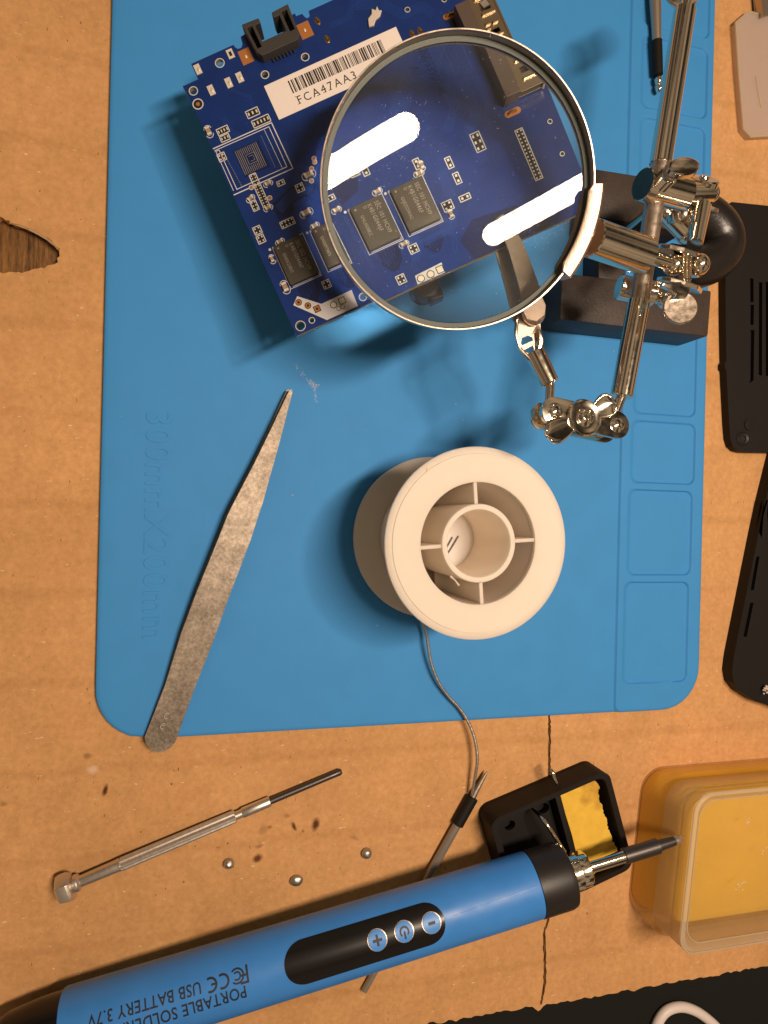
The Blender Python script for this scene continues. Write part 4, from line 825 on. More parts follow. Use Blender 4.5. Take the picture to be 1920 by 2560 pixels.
# tall gold contacts
for x, y in ((37.6, 70.4), (37.9, 65.2), (51.0, 72.2), (50.4, 75.0), (58.1, 57.6), (60.2, 57.4)):
    b = MB(); b.lathe([(.8, 0), (.8, .08), (.5, .2), (.35, .7), (.01, .8)], TP @ Matrix.Translation((x, y, 0)) @ Matrix.Diagonal((.8, 1.35, 1, 1)), n=20); b.build('gold_contact', 'gold', pcb)
for x, y in ((68.8, 58.0), (70.5, 27.6)):
    b = MB(); b.prism([stadium((x - 1.2, y), (x + 1.2, y), .75, 10)], 0, .08, TP); o_ = b.build('mounting_pad', 'copper', pcb, smooth=0)
    b = MB(); b.tube([TP @ Vector((x - 1.1, y, .2)), TP @ Vector((x - .3, y + .15, .55)), TP @ Vector((x + .9, y, .3))], .32, n=10); b.build('solder_joint', 'gold', o_)
# capacitors: tan body, tinned ends, rounded white outline
def cap(x, y, ang=0, l=1.5, w_=.8, lab=None):
    T = TP @ Matrix.Translation((x, y, 0)) @ Matrix.Rotation(math.radians(ang), 4, 'Z'); b = MB()
    b.cur = 0; b.box((0, 0, .32), (l * .56, w_, .60), T); b.cur = 1; b.box((-l * .40, 0, .33), (l * .24, w_ * 1.04, .64), T); b.box((l * .40, 0, .33), (l * .24, w_ * 1.04, .64), T)
    b.cur = 2
    for sgn in (-1, 1): b.add([((l * .36 + (w_ * .75 + r_) * math.cos(a * PI / 10) * 1) * sgn, (w_ * .75 + r_) * math.sin(a * PI / 10), h_) for r_ in (0, .17) for h_ in (.05,) for a in range(-5, 6)], [(k, k + 1, 12 + k, 11 + k) for k in range(10)], T)
    o_ = b.build('capacitor', ['ceramic', 'pad', 'silk'], pcb, smooth=0)
for c_ in ((9.3, 38.0, 5), (19.6, 35.8, 5, 2.2, 1.3), (15.1, 27.3, 5, 2.2, 1.2), (15.7, 23.5, 5), (6.0, 23.4, 5), (2.4, 20.2, 90), (2.5, 12.4, 90, 2.2, 1.2), (6.8, 32.4, 5), (1.0, 56.2, 90, 2.0, 1.1), (3.7, 36.4, 20), (48.1, 12.2, 90), (34.9, 24.0, 5), (35.3, 10.3, 5), (45.3, 23.8, 0), (46.6, 25.2, 90), (24.6, 24.1, 5)): cap(*c_)
# memory chips
def mchip(x0, y0, w_, h_, lines, lab):
    b = MB(); b.box((x0 + w_ / 2, y0 + h_ / 2, .62), (w_, h_, .95), TP); o_ = tag(b.build('memory_chip', 'chip', pcb, smooth=30, bevel=.06), lab)
    ribbon(sk := MB(), [(x0 - .35, y0 + h_ - .2), (x0 - .35, y0 - .55), (x0 + w_ + .45, y0 - .55), (x0 + w_ + .45, y0 + h_ + .5), (x0 + w_ - .4, y0 + h_ + .5)], .16, .05)
    ribbon(sk, [(x0 + .4, y0 - .22), (x0 + w_ + .1, y0 - .22), (x0 + w_ + .1, y0 + .4)], .14, .05)
    for dx in (-1.1, -.15): sk.prism([circle(x0 + dx, y0 + h_ + .1, .33, 16)], .02, .07, TP)
    sk.build('chip_outline', 'silk', o_, smooth=0)
    b = MB()
    for (s_, fx, fy, sz, sp_) in lines:
        T = TP @ Matrix.Translation((x0 + fx, y0 + h_ - fy, 1.12)) @ Matrix.Rotation(-PI / 2, 4, 'Z'); tv, tf = text_geo(s_, sz, T, 0, sp_, xs=.80, bold=.015); b.add(tv, tf)
    b.prism([circle(x0 + .95, y0 + h_ - .9, .27, 14)], 1.10, 1.115, TP)
    b.build('chip_marking', 'chip_mark', o_, smooth=0)
L1, L2, L3 = 'SEC', 'K4B1G0446F', ''
def chl(a, c, d): return [(a, 5.6, .9, 1.45, 1.10), (c, 3.9, .9, 1.45, 1.12), ('D', 2.85, .9, 1.1, 1.0), (d, 1.35, 2.6, 1.12, 1.12)]
mchip(3.95, 11.95, 7.7, 10.6, chl('SEC 052 HCH9', 'K4B1G0446F', 'GNKK2382C'), 'memory chip nearest the board corner')
mchip(14.3, 11.95, 7.7, 10.6, chl('SEC 052 HCH9', 'K4B1G0446F', 'GNG097MPS'), 'memory chip partly under the lens rim')
mchip(27.3, 11.95, 7.9, 10.8, chl('SEC 101 HCH9', 'K4B1G0446F', 'GNL4508KC'), 'left chip seen through the lens')
mchip(37.5, 11.95, 7.9, 10.8, chl('SEC 101 HCH9', 'K4B1G0446F', 'GNE352WAC'), 'right chip seen through the lens')
# dark part number in the copper
b = MB()
for s_, u_, v_ in (('20033900 46', 56.8, 48.6), ('A', 53.4, 46.0)):
    tv, tf = text_geo(s_, 2.9, TP @ Matrix.Translation((u_, v_, .03)) @ Matrix.Rotation(-PI / 2, 4, 'Z'), .004, 1.0, xs=.72); b.add(tv, tf)
b.build('part_number', 'trace_dark', pcb, smooth=0)
# sticker with barcode
b = MB(); b.box(((18.5 + 55) / 2, (51.7 + 60.8) / 2, .09), (36.6, 9.3, .10), TP); stk = b.build('barcode_sticker', 'paper', pcb, smooth=0)
b = MB(); rb = random.Random(11); x = 24.4
while x < 50.0:
    w_ = rb.choice((.14, .14, .22, .36, .5)); b.prism([rect(x, 56.2, x + w_, 59.6)], .12, .15, TP); x += w_ + rb.choice((.14, .16, .24, .38))
T0 = TP @ Matrix.Translation((24.6, 53.1, .145)); x = 0.0
tv, tf = text_geo('FCA47AA3', 3.0, T0, .008, 1.32, xs=.94); b.add(tv, tf)
cu_ = [(.0, 'F')]
for (sx_, sy_, sw_) in ((-.12, 0, .85), (-.12, 2.04, .3), (5.15, 0, .9), (6.85, 0, .9), (8.35, 0, .9), (14.1, 0, .8), (15.9, 0, .8), (17.4, 0, .8), (19.2, 0, .8)): b.prism([rect(24.6 + sx_, 53.1 + sy_, 24.6 + sx_ + sw_, 53.1 + sy_ + .16)], .12, .155, TP)
b.build('barcode_print', 'label_ink', stk, smooth=0)
# SATA style data socket standing off the notch
b = MB()
def sock(loops, z0, z1): b.prism(loops, z0, z1, TP)
sock([[(19.4, 75.3), (23.9, 75.1), (23.9, 73.8), (22.4, 73.8), (22.4, 69.4), (28.9, 69.4), (28.9, 73.6), (27.4, 73.6), (27.4, 75.0), (32.0, 75.3), (31.6, 67.4), (30.7, 66.2), (20.9, 66.2), (20.0, 67.4)], [(20.3, 74.0), (20.6, 68.3), (21.7, 68.3), (21.6, 74.0)], [(29.7, 74.2), (29.7, 68.9), (31.0, 68.9), (31.1, 74.2)]], -3.0, 3.0)
sock([[(20.2, 74.1), (20.5, 68.2), (21.8, 68.2), (21.7, 74.1)]], -3, -.6); sock([[(29.6, 74.3), (29.6, 68.8), (31.1, 68.8), (31.2, 74.3)]], -3, -.6)
so = b.build('data_socket', 'connector', pcb, smooth=0, bevel=.18)
for k in range(7): b = MB(); b.box((23.3 + k * .95, 65.9, .35), (.32, 1.3, .5), TP); b.build('pin', 'gunmetal', so)
# card slot with sprung metal shell on the right
b = MB(); b.box((70.9, 43.3, 2.2), (3.6, 27.6, 4.4), TP); sl2 = b.build('card_slot', 'slot_plastic', pcb, smooth=0, bevel=.15)
b = MB(); b.prism([rect(72.7, 29.4, 78.4, 57.1), rect(74.6, 53.0, 77.2, 55.6), rect(74.4, 46.8, 77.0, 47.9), rect(74.4, 43.9, 77.0, 45.0), rect(74.4, 33.0, 77.0, 34.4)], 3.7, 4.1, TP); b.box((78.7, 43.3, 2.4), (.5, 27.8, 3.6), TP); b.prism([rect(72.7, 29.6, 78.4, 56.9)], 1.0, 1.3, TP); b.build('metal_shell', 'slot_shell', sl2, smooth=0)
b = MB()
for (x0_, y0_, x1_, y1_) in ((74.2, 51.7, 77.8, 52.5), (74.0, 56.0, 77.9, 56.6), (74.0, 49.2, 75.4, 49.9), (75.9, 49.0, 77.4, 49.7), (73.8, 48.0, 75.0, 48.6), (75.9, 45.9, 77.4, 46.5), (73.9, 42.2, 77.2, 42.8), (74.6, 38.9, 77.4, 39.6), (73.9, 35.6, 77.6, 36.2), (74.2, 31.4, 77.8, 32.0), (73.2, 40.2, 74.1, 40.9)):
    b.box(((x0_ + x1_) / 2, (y0_ + y1_) / 2, 4.35), (x1_ - x0_, y1_ - y0_, .5), TP)
b.build('contact_spring', 'slot_shell', sl2, smooth=0, bevel=.15)
b = MB(); b.prism([[(74.9, 54.9), (76.7, 55.3), (76.9, 53.6), (75.3, 53.4)]], 3.9, 4.6, TP); b.build('latch', 'bright_metal', sl2, smooth=0)
b = MB(); b.prism([[(67.9, 56.6), (69.1, 56.8), (69.1, 30.4), (68.6, 30.2)]], 0.01, .3, TP); b.build('slot_dark_strip', 'dark_hole', sl2, smooth=0)  # dark tapering strip along the slot's inner side
# smear of silicone
b = MB(); pts = [(48.7, 63.4), (49.3, 65.3), (50.6, 66.0), (51.2, 67.3), (51.9, 66.5), (52.7, 67.4), (52.7, 66.1), (53.4, 65.9), (52.4, 64.7), (51.0, 64.3), (50.0, 63.2)]
b.prism([pts], 0, .7, TP); b.build('silicone_smear', 'goop', pcb, smooth=0, bevel=.2)
# plain black can standing in for the second clip, peeping past the lower edge
b = MB(); b.lathe([(3.3, -1.3), (3.3, -6.4), (2.9, -7.0), (.01, -7.0)], TP @ Matrix.Translation((36.3, .3, 0)), n=36); b.box((37.8, -2.2, -4.0), (3.4, 3.6, 3.6), TP); b.build('second_clip_can', 'gloss_black', pcb, bevel=.3)
# ---------------------------------------------------------------- helping hand: base
hh = thing('magnifier_stand', (125, 80, 0), 'helping hand with magnifying lens, nickel rods and clips on a black cast base', 'magnifier stand')
b = MB(); b.prism([[(105.3, 61.5), (160.0, 61.0), (160.9, 76.4), (105.6, 76.2)]], .05, 14, None); b.prism([[(105.3, 95.4), (150.5, 94.4), (150.5, 110.6), (105.6, 110.2)]], .03, 14); b.build('cast_base', 'iron_enamel', hh, bevel=.9, smooth=40)
b = MB(); b.tube([(150.0 + 20.0 * math.cos(math.radians(a)), 95.5 + 10.5 * math.sin(math.radians(a)), 7.6) for a in range(96, -97, -6)], 7.4, n=36); b.build('base_arch', 'arch_enamel', hh, smooth=50)
b = MB(); b.cyl((127, 90, 9), (124.5, 91, 47), 3.0, n=28); b.build('post', 'nickel', hh)
b = MB(); b.box((126, 85.5, 5), (10, 18.5, 9.8)); b.build('base_bridge', 'iron_enamel', hh, bevel=.5)
# ---- lens ring
LN = Vector((-.19, -.26, 1)).normalized(); LCN = Vector((51.95, 71.9, 65.1)); RL = frame(LN, CR); TL_ = at_frame(LCN, RL)
RR_ = 30.5
b = MB(); b.lathe([(30.08, -.05), (30.15, .08), (30.4, .08), (RR_, -.1), (30.45, -6.6), (30.1, -7.0), (29.4, -7.0), (29.4, -6.7), (29.95, -6.4), (30.0, -.3)], TL_, n=180, closed=True)
ringo = b.build('lens_ring', 'brushed', hh, smooth=50)
RCT, RCB, TCN, RAD = 313.0, 192.0, 5.5, 29.3; vs = []; fs = []; NS, NR = 128, 30
for side in (1, -1):
    RC_ = RCT if side > 0 else RCB
    base = len(vs); vs.append((0, 0, side * TCN / 2))
    for k in range(1, NR + 1):
        q_ = RAD * k / NR; z = side * (TCN / 2 - RC_ + math.sqrt(RC_ * RC_ - q_ * q_))
        for s_ in range(NS): a = 2 * PI * s_ / NS; vs.append((q_ * math.cos(a), q_ * math.sin(a), z))
    for s_ in range(NS):
        s2 = (s_ + 1) % NS; f_ = (base, base + 1 + s_, base + 1 + s2); fs.append(f_ if side > 0 else f_[::-1])
        for k in range(NR - 1):
            A = base + 1 + k * NS; B2 = A + NS; f_ = (A + s_, B2 + s_, B2 + s2, A + s2); fs.append(f_ if side > 0 else f_[::-1])
    if side > 0: r1 = base + 1 + (NR - 1) * NS
    else: r2 = base + 1 + (NR - 1) * NS
rim_start = len(fs)
for s_ in range(NS): s2 = (s_ + 1) % NS; fs.append((r1 + s_, r2 + s_, r2 + s2, r1 + s2))
TLe = TL_ @ Matrix.Translation((0, 0, -4.3)); RC_ = RCT; b = MB(); b.add(vs, fs, TLe)
lens = b.build('lens', 'glass', hh, smooth=60); lens.cycles.is_caustics_caster = True
b = MB(); b.lathe([(RAD + .03, -1.2), (RAD + .03, 1.5), (28.85, 1.62), (28.9, 1.75), (29.93, 1.9), (29.93, -1.2)], TLe, n=128, closed=True); b.build('ground_edge', 'lens_edge', ringo)
# dust and short scratches on the upper face of the glass
b = MB(); rd = random.Random(5)
def on_lens(x, y): q_ = math.hypot(x, y); return TLe @ Vector((x, y, TCN / 2 - RC_ + math.sqrt(RC_ * RC_ - q_ * q_) + .012))
for k in range(330):
    if k < 170: q_ = 28.5 * math.sqrt(rd.random()); a = rd.uniform(0, 2 * PI); x, y = q_ * math.cos(a), q_ * math.sin(a)
    elif k < 250: x, y = rd.gauss(17, 3.5), rd.gauss(-9, 3.0)
    else: x, y = rd.gauss(-15, 3.5), rd.gauss(6, 6)
    if math.hypot(x, y) > 28.6: continue
    l_ = rd.uniform(.08, .45) if k % 3 else rd.uniform(.04, .1); a = rd.uniform(-.5, 1.2) + (0 if rd.random() < .7 else 1.6); w_ = rd.uniform(.012, .03); dx, dy = math.cos(a) * l_, math.sin(a) * l_
    b.add([on_lens(x - dy / l_ * w_, y + dx / l_ * w_), on_lens(x + dy / l_ * w_, y - dx / l_ * w_), on_lens(x + dx + dy / l_ * w_, y + dy - dx / l_ * w_), on_lens(x + dx - dy / l_ * w_, y + dy + dx / l_ * w_)], [(0, 1, 2, 3)])
b.build('dust_specks', 'dust', lens, smooth=0)
b = MB(); vs = [on_lens(0, 0)]; fs = []
for k in range(1, 13):
    for s_ in range(64): a = 2 * PI * s_ / 64; q_ = 28.7 * k / 12; vs.append(on_lens(q_ * math.cos(a), q_ * math.sin(a)))
for s_ in range(64):
    s2 = (s_ + 1) % 64; fs.append((0, 1 + s_, 1 + s2))
    for k in range(11): A = 1 + k * 64; fs.append((A + s_, A + 64 + s_, A + 64 + s2, A + s2))
b.add([v + LN * .01 for v in vs], fs); b.build('dust_haze_film', 'dust_haze_film', lens)  # pale film added over the glass for its grey veil
# ---- bracket on the rim and its stub tube
def ringang(px, py):
    q_ = P(px, py, 68); v_ = RL.transposed() @ (q_ - LCN); return math.atan2(v_.y, v_.x)
a0_, a1_ = ringang(1491, 470), ringang(1430, 690)
if a1_ > a0_: a0_, a1_ = a1_, a0_
n_ = 26; prof = [(30.62, .9), (29.0, .95), (28.7, .75), (29.0, .5), (30.9, .45), (30.9, -6.8), (28.9, -6.9), (28.6, -7.1), (28.9, -7.3), (32.3, -7.2), (32.4, .2), (31.8, .85)]
vs = []; fs = []
for k in range(n_ + 1):
    a = a1_ + (a0_ - a1_) * k / n_; ed_ = min(k, n_ - k) / 2.0
    for (q_, z) in prof:
        q2 = q_ + (max(0, 1 - ed_) * (.9 if q_ < 29.5 else 0)); vs.append((q2 * math.cos(a), q2 * math.sin(a), z))
m_ = len(prof)
for k in range(n_):
    for i in range(m_): j = (i + 1) % m_; fs.append((k * m_ + i, k * m_ + j, (k + 1) * m_ + j, (k + 1) * m_ + i))
fs += [tuple(range(m_)), tuple(n_ * m_ + i for i in range(m_))[::-1]]
b = MB(); b.add(vs, fs, TL_); b.build('rim_bracket', 'rose_metal', hh, smooth=40, recalc=True)
hz = 61.5
H0, H1 = P(1478, 594, 64.5), P(1612, 640, 61); b = MB(); b.cyl(H0, H1, 4.45, n=48, bev=.25); b.build('stub_tube', 'nickel', hh)
J0 = P(1684, 662, 59.0); b = MB(); b.cyl(H1, J0, 1.55, n=24); b.build('ball_stem', 'nickel', hh); b = MB(); b.sphere(J0, 2.7, n=36); b.build('ball', 'nickel', hh)
# ---- clamp plates standing on edge either side of the ball
def vplate(name, pxc, pyc, zc2, wd, ht, th, mt='nickel', tilt=0.0):
    c = P(pxc, pyc, zc2); X = Vector((math.cos(-.12), math.sin(-.12), -.10)).normalized(); Yn = Vector((.10, 1, .34)).normalized(); Zp = X.cross(Yn).normalized(); Yn = Zp.cross(X)
    T = Matrix(((X.x, Zp.x, -Yn.x, c.x), (X.y, Zp.y, -Yn.y, c.y), (X.z, Zp.z, -Yn.z, c.z), (0, 0, 0, 1)))
    lp = [(-wd * .5, 0), (-wd * .46, ht * .3), (-wd * .2, ht * .5), (wd * .12, ht * .5), (wd * .5, ht * .05), (wd * .5, -ht * .15), (wd * .2, -ht * .5), (-wd * .25, -ht * .5), (-wd * .46, -ht * .3)]
    b = MB(); b.prism([lp], -th / 2, th / 2, T); b.build(name, mt, hh, smooth=0, bevel=.25); return c, T
c1, T1_ = vplate('clamp_plate', 1702, 632, 59.5, 12.8, 8.5, 1.2); c2, T2_ = vplate('clamp_plate', 1704, 713, 59.0, 12.8, 8.5, 1.2)
b = MB(); b.cyl(P(1713, 636, 60.5), P(1712, 728, 60), 1.35, n=20)
for k in range(9): q_ = P(1713, 650, 60.5).lerp(P(1712, 700, 60.2), k / 8); b.lathe([(1.3, -.25), (1.65, 0), (1.3, .25)], at_frame(q_, frame(P(1712, 728, 60) - P(1713, 636, 60.5))), n=20)
b.build('clamp_screw', 'nickel', hh); b = MB(); b.sphere(P(1742, 664, 58), 3.0, (1.0, 1.0, 1.1), n=36); b.build('ball', 'nickel', hh)
# wing nut with its round thumb blade turned to the camera
W0 = P(1700, 770, 61.5); b = MB(); b.lathe([(3.95, -.45), (4.15, -.2), (4.15, .2), (3.9, .5), (2.2, .42), (.01, .34)], at_frame(W0, frame((-.35, .10, 1))), n=48); b.build('wing_blade', 'brushed', hh, smooth=30)
b = MB(); b.slab([P(1683, 727, 62.5), P(1690, 735, 62.4), P(1681, 748, 62), P(1722, 748, 62), P(1722, 735, 62.3), P(1729, 722, 62.7), P(1724, 704, 63), P(1662, 704, 63), P(1655, 715, 62.8)], 1.2); b.build('wing_nut', 'nickel', hh, bevel=.3)
# ---- long cross rod
R0, R1 = P(1712, 25, 50), P(1651, 412, 50); Rm0, Rm1 = P(1645, 500, 50), P(1592, 700, 50); Q0, Q1 = P(1598, 752, 50), P(1553, 992, 50)
b = MB(); b.cyl(R0, R1, 2.85, n=48, bev=.2); b.build('upper_rod', 'nickel', hh); b = MB(); b.cyl(Q0, Q1, 2.85, n=48, bev=.2); b.build('lower_rod', 'nickel', hh)
b = MB(); b.cyl(R1, Q0, 2.5, n=40); b.build('centre_rod', 'brushed', hh)
seam = MB()
for (a, c) in ((R0, R1), (Q0, Q1)):
    nn = ((CAM - a).normalized() + Vector((-.45, 0, 0))).normalized(); d = (c - a).normalized(); nn = (nn - d * nn.dot(d)).normalized(); seam.tube([a + nn * 2.80 + d * .5, c + nn * 2.80 - d * .5], .14, n=8)
seam.build('rod_seam', 'gunmetal', hh)
# ---- cross clamp round the rod
K0, K1 = P(1606, 460, 52), P(1712, 488, 50); b = MB(); b.cyl(K0, K1, 4.1, n=48, bev=.25); b.build('cross_sleeve', 'nickel', hh)
b = MB(); b.cyl(P(1706, 486, 50), P(1768, 484, 46), 2.9, n=40); b.sphere(P(1772, 484, 45.8), 2.9, n=32); b.build('side_boss', 'nickel', hh)
b = MB(); sc0, sc1 = P(1655, 457, 55), P(1678, 432, 61); b.cyl(sc0, sc1, 2.1, n=28)
for k in range(6): b.lathe([(2.1, -.22), (2.4, 0), (2.1, .22)], at_frame(sc0.lerp(sc1, k / 6), frame(sc1 - sc0)), n=24)
b.build('wing_screw', 'nickel', hh)
WA, WB = P(1662, 436, 62), P(1753, 405, 60); b = MB(); wd_ = (WB - WA); wx = wd_.normalized(); wn_ = Vector((.20, .52, .85)).normalized(); wn_ = (wn_ - wx * wn_.dot(wx)).normalized()
Tw = at_frame(WA.lerp(WB, .5), Matrix((( wx.x, wn_.cross(wx).x, wn_.x), (wx.y, wn_.cross(wx).y, wn_.y), (wx.z, wn_.cross(wx).z, wn_.z))))
b.lathe([(.01, -.8), (.85, -.8), (1, -.55), (1, .55), (.85, .8), (.01, .8)], Tw @ Matrix.Diagonal((5.0, 2.9, 1, 1)), n=48); b.build('wing_blade', 'nickel', hh, smooth=45)
Td = at_frame(P(1757, 455, 47), frame((-.1, .75, .6))); b = MB(); b.lathe([(3.0, -1), (4.2, -.8), (4.3, .5), (3.9, .9), (1.4, 1.0), (1.2, 1.6), (.01, 1.7)], Td, n=40); b.build('thumb_nut', 'nickel', hh, smooth=25)
Td = at_frame(P(1757, 522, 46), frame((.05, .9, .35))); b = MB(); b.lathe([(.01, -.5), (4.3, -.5), (4.5, 0), (4.3, .5), (.01, .5)], Td @ Matrix.Diagonal((1, .8, 1, 1)), n=40); b.build('washer', 'brushed', hh, smooth=25)
b = MB(); b.cyl(P(1752, 520, 48), P(1737, 612, 55), 2.7, 2.0, n=36); b.build('link_tube', 'nickel', hh)
Td = at_frame(P(1703, 540, 44), frame((-.3, .8, .2))); b = MB(); b.lathe([(2.0, -1.5), (3.6, -1.2), (3.9, 0), (3.6, 1.2), (2.0, 1.5)], Td, n=36, closed=True); b.build('rear_ring', 'nickel', hh)
b = MB(); b.cyl(P(1652, 520, 41), P(1716, 585, 40), 2.6, n=30); b.sphere(P(1716, 585, 40), 2.9, n=28); b.build('rear_stem', 'nickel', hh)
# lower sleeve of the cross clamp
b = MB(); b.cyl(P(1546, 717, 44), P(1636, 735, 46), 3.3, n=40, bev=.25); b.build('lower_sleeve', 'nickel', hh); b = MB(); b.cyl(P(1634, 738, 46), P(1662, 752, 48), 1.6, n=24); b.sphere(P(1664, 752, 48), 2.2, n=28); b.build('lower_stem', 'nickel', hh)
# ---- elbow clamp at the lower end
def clamp(p0, p1, cen, r_, zc2, w1, w2, holes=True):
    zt2 = zc2
    A2, B2 = P(*p0, zt2), P(*p1, zt2); c = P(*cen, zt2 + 1.0)
    X = (B2 - A2).normalized(); N2 = Vector((-.32, .14, 1)); N2 = (N2 - X * N2.dot(X)).normalized(); Y2 = N2.cross(X); L_ = (B2 - A2).length
    T = Matrix(((X.x, Y2.x, N2.x, A2.x), (X.y, Y2.y, N2.y, A2.y), (X.z, Y2.z, N2.z, A2.z), (0, 0, 0, 1)))
    for k, (h0, h1) in enumerate(((.2, 1.2), (-5.6, -4.6))):
        b = MB(); b.prism([stadium((0, 0), (L_, 0), r_, 18)], h0, h1, T); b.lathe([(2.1, h1), (2.0, h1 + .02), (1.5, h1 - .02 + .3 * (1 - k)), (1.1, h1 + .55 * (1 - k)), (.01, h1 + .75 * (1 - k))], T, n=32); b.lathe([(2.1, h1), (2.0, h1 + .02), (1.5, h1 + .3 * (1 - k)), (1.1, h1 + .55 * (1 - k)), (.01, h1 + .75 * (1 - k))], T @ Matrix.Translation((L_, 0, 0)), n=32)
        b.build('clamp_plate', 'nickel', hh, smooth=30, bevel=.18)
    b = MB()
    for xx in (0, L_): b.sphere((xx, 0, -2.2), 2.5, T=T, n=28)
    b.build('ball', 'nickel', hh)
    cl2 = T.inverted() @ c; Tc = T @ Matrix.Translation((cl2.x, cl2.y, 0))
    b = MB(); b.lathe([(2.3, 1.2), (4.5, 1.3), (4.75, 1.9), (4.5, 2.4), (3.9, 2.1), (2.4, 2.1), (2.2, 2.5), (1.9, 2.6), (1.5, 3.0), (.9, 3.2), (.5, 2.9), (.01, 2.9)], Tc, n=48); b.lathe([(1.0, -6.2), (1.0, 2.2)], Tc, n=20); b.build('wing_nut', 'nickel', hh, smooth=30)
    for wp in (w1, w2):
        q_ = T.inverted() @ P(*wp, zt2 + 3.4); v_ = Vector((q_.x - cl2.x, q_.y - cl2.y)); a = math.atan2(v_.y, v_.x); Lw = v_.length; vs = []; fs = []; nn = 16; mm = 10
        for k in range(nn + 1):
            s_ = k / nn; xx = 3.2 + (Lw - 3.2) * s_; hw = 1.3 + 1.6 * math.sin(min(1, s_ * 1.15) * PI * .62); hw *= math.sqrt(max(0.0, 1 - max(0, (s_ - .72) / .28) ** 2)) + .02
            for j in range(mm + 1): t_ = -1 + 2 * j / mm; vs.append((xx, hw * t_, 1.7 + 1.5 * s_ + .95 * t_ * t_ * (.3 + s_ * .7)))
        fs = [(k * (mm + 1) + j, (k + 1) * (mm + 1) + j, (k + 1) * (mm + 1) + j + 1, k * (mm + 1) + j + 1) for k in range(nn) for j in range(mm)]
        b = MB(); b.add(vs, fs, Tc @ Matrix.Rotation(a, 4, 'Z')); o = b.build('wing_blade', 'nickel', hh, smooth=60)
        md = o.modifiers.new('th', 'SOLIDIFY'); md.thickness = .55 * S; md.offset = -1
    return T, L_
Tcl, Lcl = clamp((1382, 1030), (1536, 1064), (1456, 1046), 3.55, 52.0, (1364, 1090), (1534, 1005))
b = MB(); b.cyl(Q1, Tcl @ Vector((Lcl, 0, -2.2)), 1.3, n=20); b.build('rod_neck', 'nickel', hh)
b = MB(); b.cyl(R0, P(1722, -20, 48), 1.7, n=24); b.build('rod_neck', 'nickel', hh)
b = MB(); b.lathe([(.01, 0), (4.2, .1), (5.0, .8), (5.1, 1.4), (4.8, 1.3), (4.1, .7), (.01, .5)], at_frame(P(1702, -15, 42), frame((-.25, 0, 1))), n=48); b.build('dished_nut', 'nickel', hh, smooth=50)
# ---- crocodile clip holding the board
S0, S1 = P(1379, 985, 50), P(1378, 972, 50)
cl0 = Tcl @ Vector((0, 0, -2.2)); E0, E1, E2 = P(1376, 960, 49), P(1336, 880, 48.0), P(1320, 832, 48.0)
b = MB(); b.cyl(cl0, E0, 1.15, n=18); b.build('clip_pin', 'nickel', hh)
b = MB(); pts = [E0, E0.lerp(E1, .05), E0.lerp(E1, .5), E1]; b.tube(pts, 2.0, n=24, radii=[2.0, 2.35, 2.5, 2.6]); b.build('crimp_sleeve', 'nickel', hh)
b = MB()
for k in range(12):
    q_ = E0.lerp(E1, .08 + k * .075) + BN * 2.0 + (BU * -.2); b.sphere(q_, .28, n=8)
b.build('crimp_seam', 'brushed', hh)
def BP(u_, v_, h_): return TP @ Vector((u_, v_, h_))
# lower jaw and body trough
zc3 = 47.0
body = [(1293, 790), (1300, 760), (1330, 752), (1350, 775), (1352, 838), (1351, 880), (1350, 900), (1322, 896), (1296, 862), (1290, 838)]
hl = [[(1303, 858), (1306, 845), (1320, 839), (1331, 843), (1333, 850), (1306, 862)], [(1310, 876), (1333, 864), (1336, 872), (1330, 880), (1320, 882)]]
b = MB(); b.slab([P(x, y, zc3 + 1.5) for x, y in body], .6, [[P(x, y, zc3 + 1.5) for x, y in h_] for h_ in hl]); b.build('clip_body', 'brushed', hh, smooth=0, bevel=.12)
b = MB(); b.tube([P(1345, 822, 49.5), P(1350, 850, 49.2), P(1344, 900, 48.6)], .8, n=10, radii=[.5, 1.0, .6]); b.tube([P(1292, 800, 49), P(1290, 838, 49), P(1300, 872, 48.6), P(1325, 898, 48.4)], .5, n=10); b.build('clip_flange', 'nickel', hh)
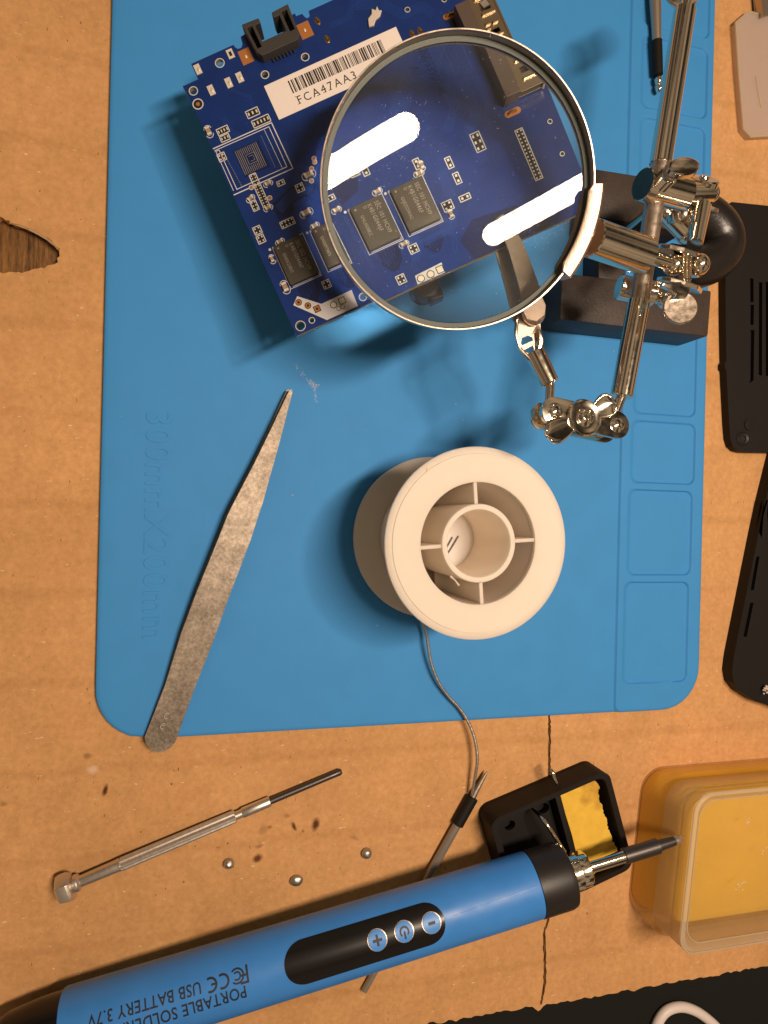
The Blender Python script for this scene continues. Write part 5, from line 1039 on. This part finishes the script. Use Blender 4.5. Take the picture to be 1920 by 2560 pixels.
# jaws run in board space so that they grip its edge
def jaw(pts, h0, h1, bend, name, mt):
    lo = min(p[1] for p in pts); hi = max(p[1] for p in pts)
    lp = []
    for i in range(len(pts)):
        a, c = Vector(pts[i]), Vector(pts[(i + 1) % len(pts)]); n = max(1, int((c - a).length / 1.0)); lp += [a + (c - a) * k / n for k in range(n)]
    def hgt(v_): s_ = (v_ - lo) / (hi - lo); return h0 + (h1 - h0) * s_ + bend * math.sin(PI * s_)
    bm = bmesh.new(); vv = [bm.verts.new((p.x, p.y, 0)) for p in lp]; bm.faces.new(vv)
    for k in range(1, 18): bmesh.ops.bisect_plane(bm, geom=bm.verts[:] + bm.edges[:] + bm.faces[:], plane_co=(0, lo + (hi - lo) * k / 18, 0), plane_no=(0, 1, 0))
    bm.verts.index_update(); V_ = [v.co.copy() for v in bm.verts]; F_ = [tuple(v.index for v in f.verts) for f in bm.faces]; E_ = [(e.verts[0].index, e.verts[1].index) for e in bm.edges if len(e.link_faces) == 1]; bm.free()
    b = MB(); n = len(V_); b.add([BP(v.x, v.y, hgt(v.y)) for v in V_] + [BP(v.x, v.y, hgt(v.y) - .7) for v in V_], F_ + [tuple(i + n for i in f)[::-1] for f in F_] + [(a, c, c + n, a + n) for a, c in E_]); return b.build(name, mt, hh, smooth=35, recalc=True)
uj = jaw([(57.1, 6.6), (59.0, 6.9), (59.4, 5.5), (60.2, -1.5), (59.4, -12.5), (59.2, -19.6), (58.0, -21.6), (55.6, -22.2), (53.8, -20.8), (53.4, -17.5), (54.8, -12), (56.2, -3), (57.0, 4.0)], 4.4, .9, .8, 'upper_jaw', 'worn_jaw')
lj = jaw([(54.8, 1.2), (57.4, 1.2), (57.6, -10), (57.2, -24.0), (52.8, -24.0), (51.9, -18), (53.6, -8)], -.2, -1.6, -1.2, 'lower_jaw', 'brushed')
b = MB(); b.sphere((56.6, -19.3, 1.3), 3.0, (1.0, 1.15, .8), TP, 32); b.build('clip_thumb_rest', 'brushed', hh)
# receivers for the light focused by the lens
for o in sc.objects:
    if o.type == 'MESH' and (o.name.startswith('soldering_mat') or (o.parent == hh and o is not lens) or o.parent == pcb or (o.parent and o.parent.parent == pcb)): o.cycles.is_caustics_receiver = True
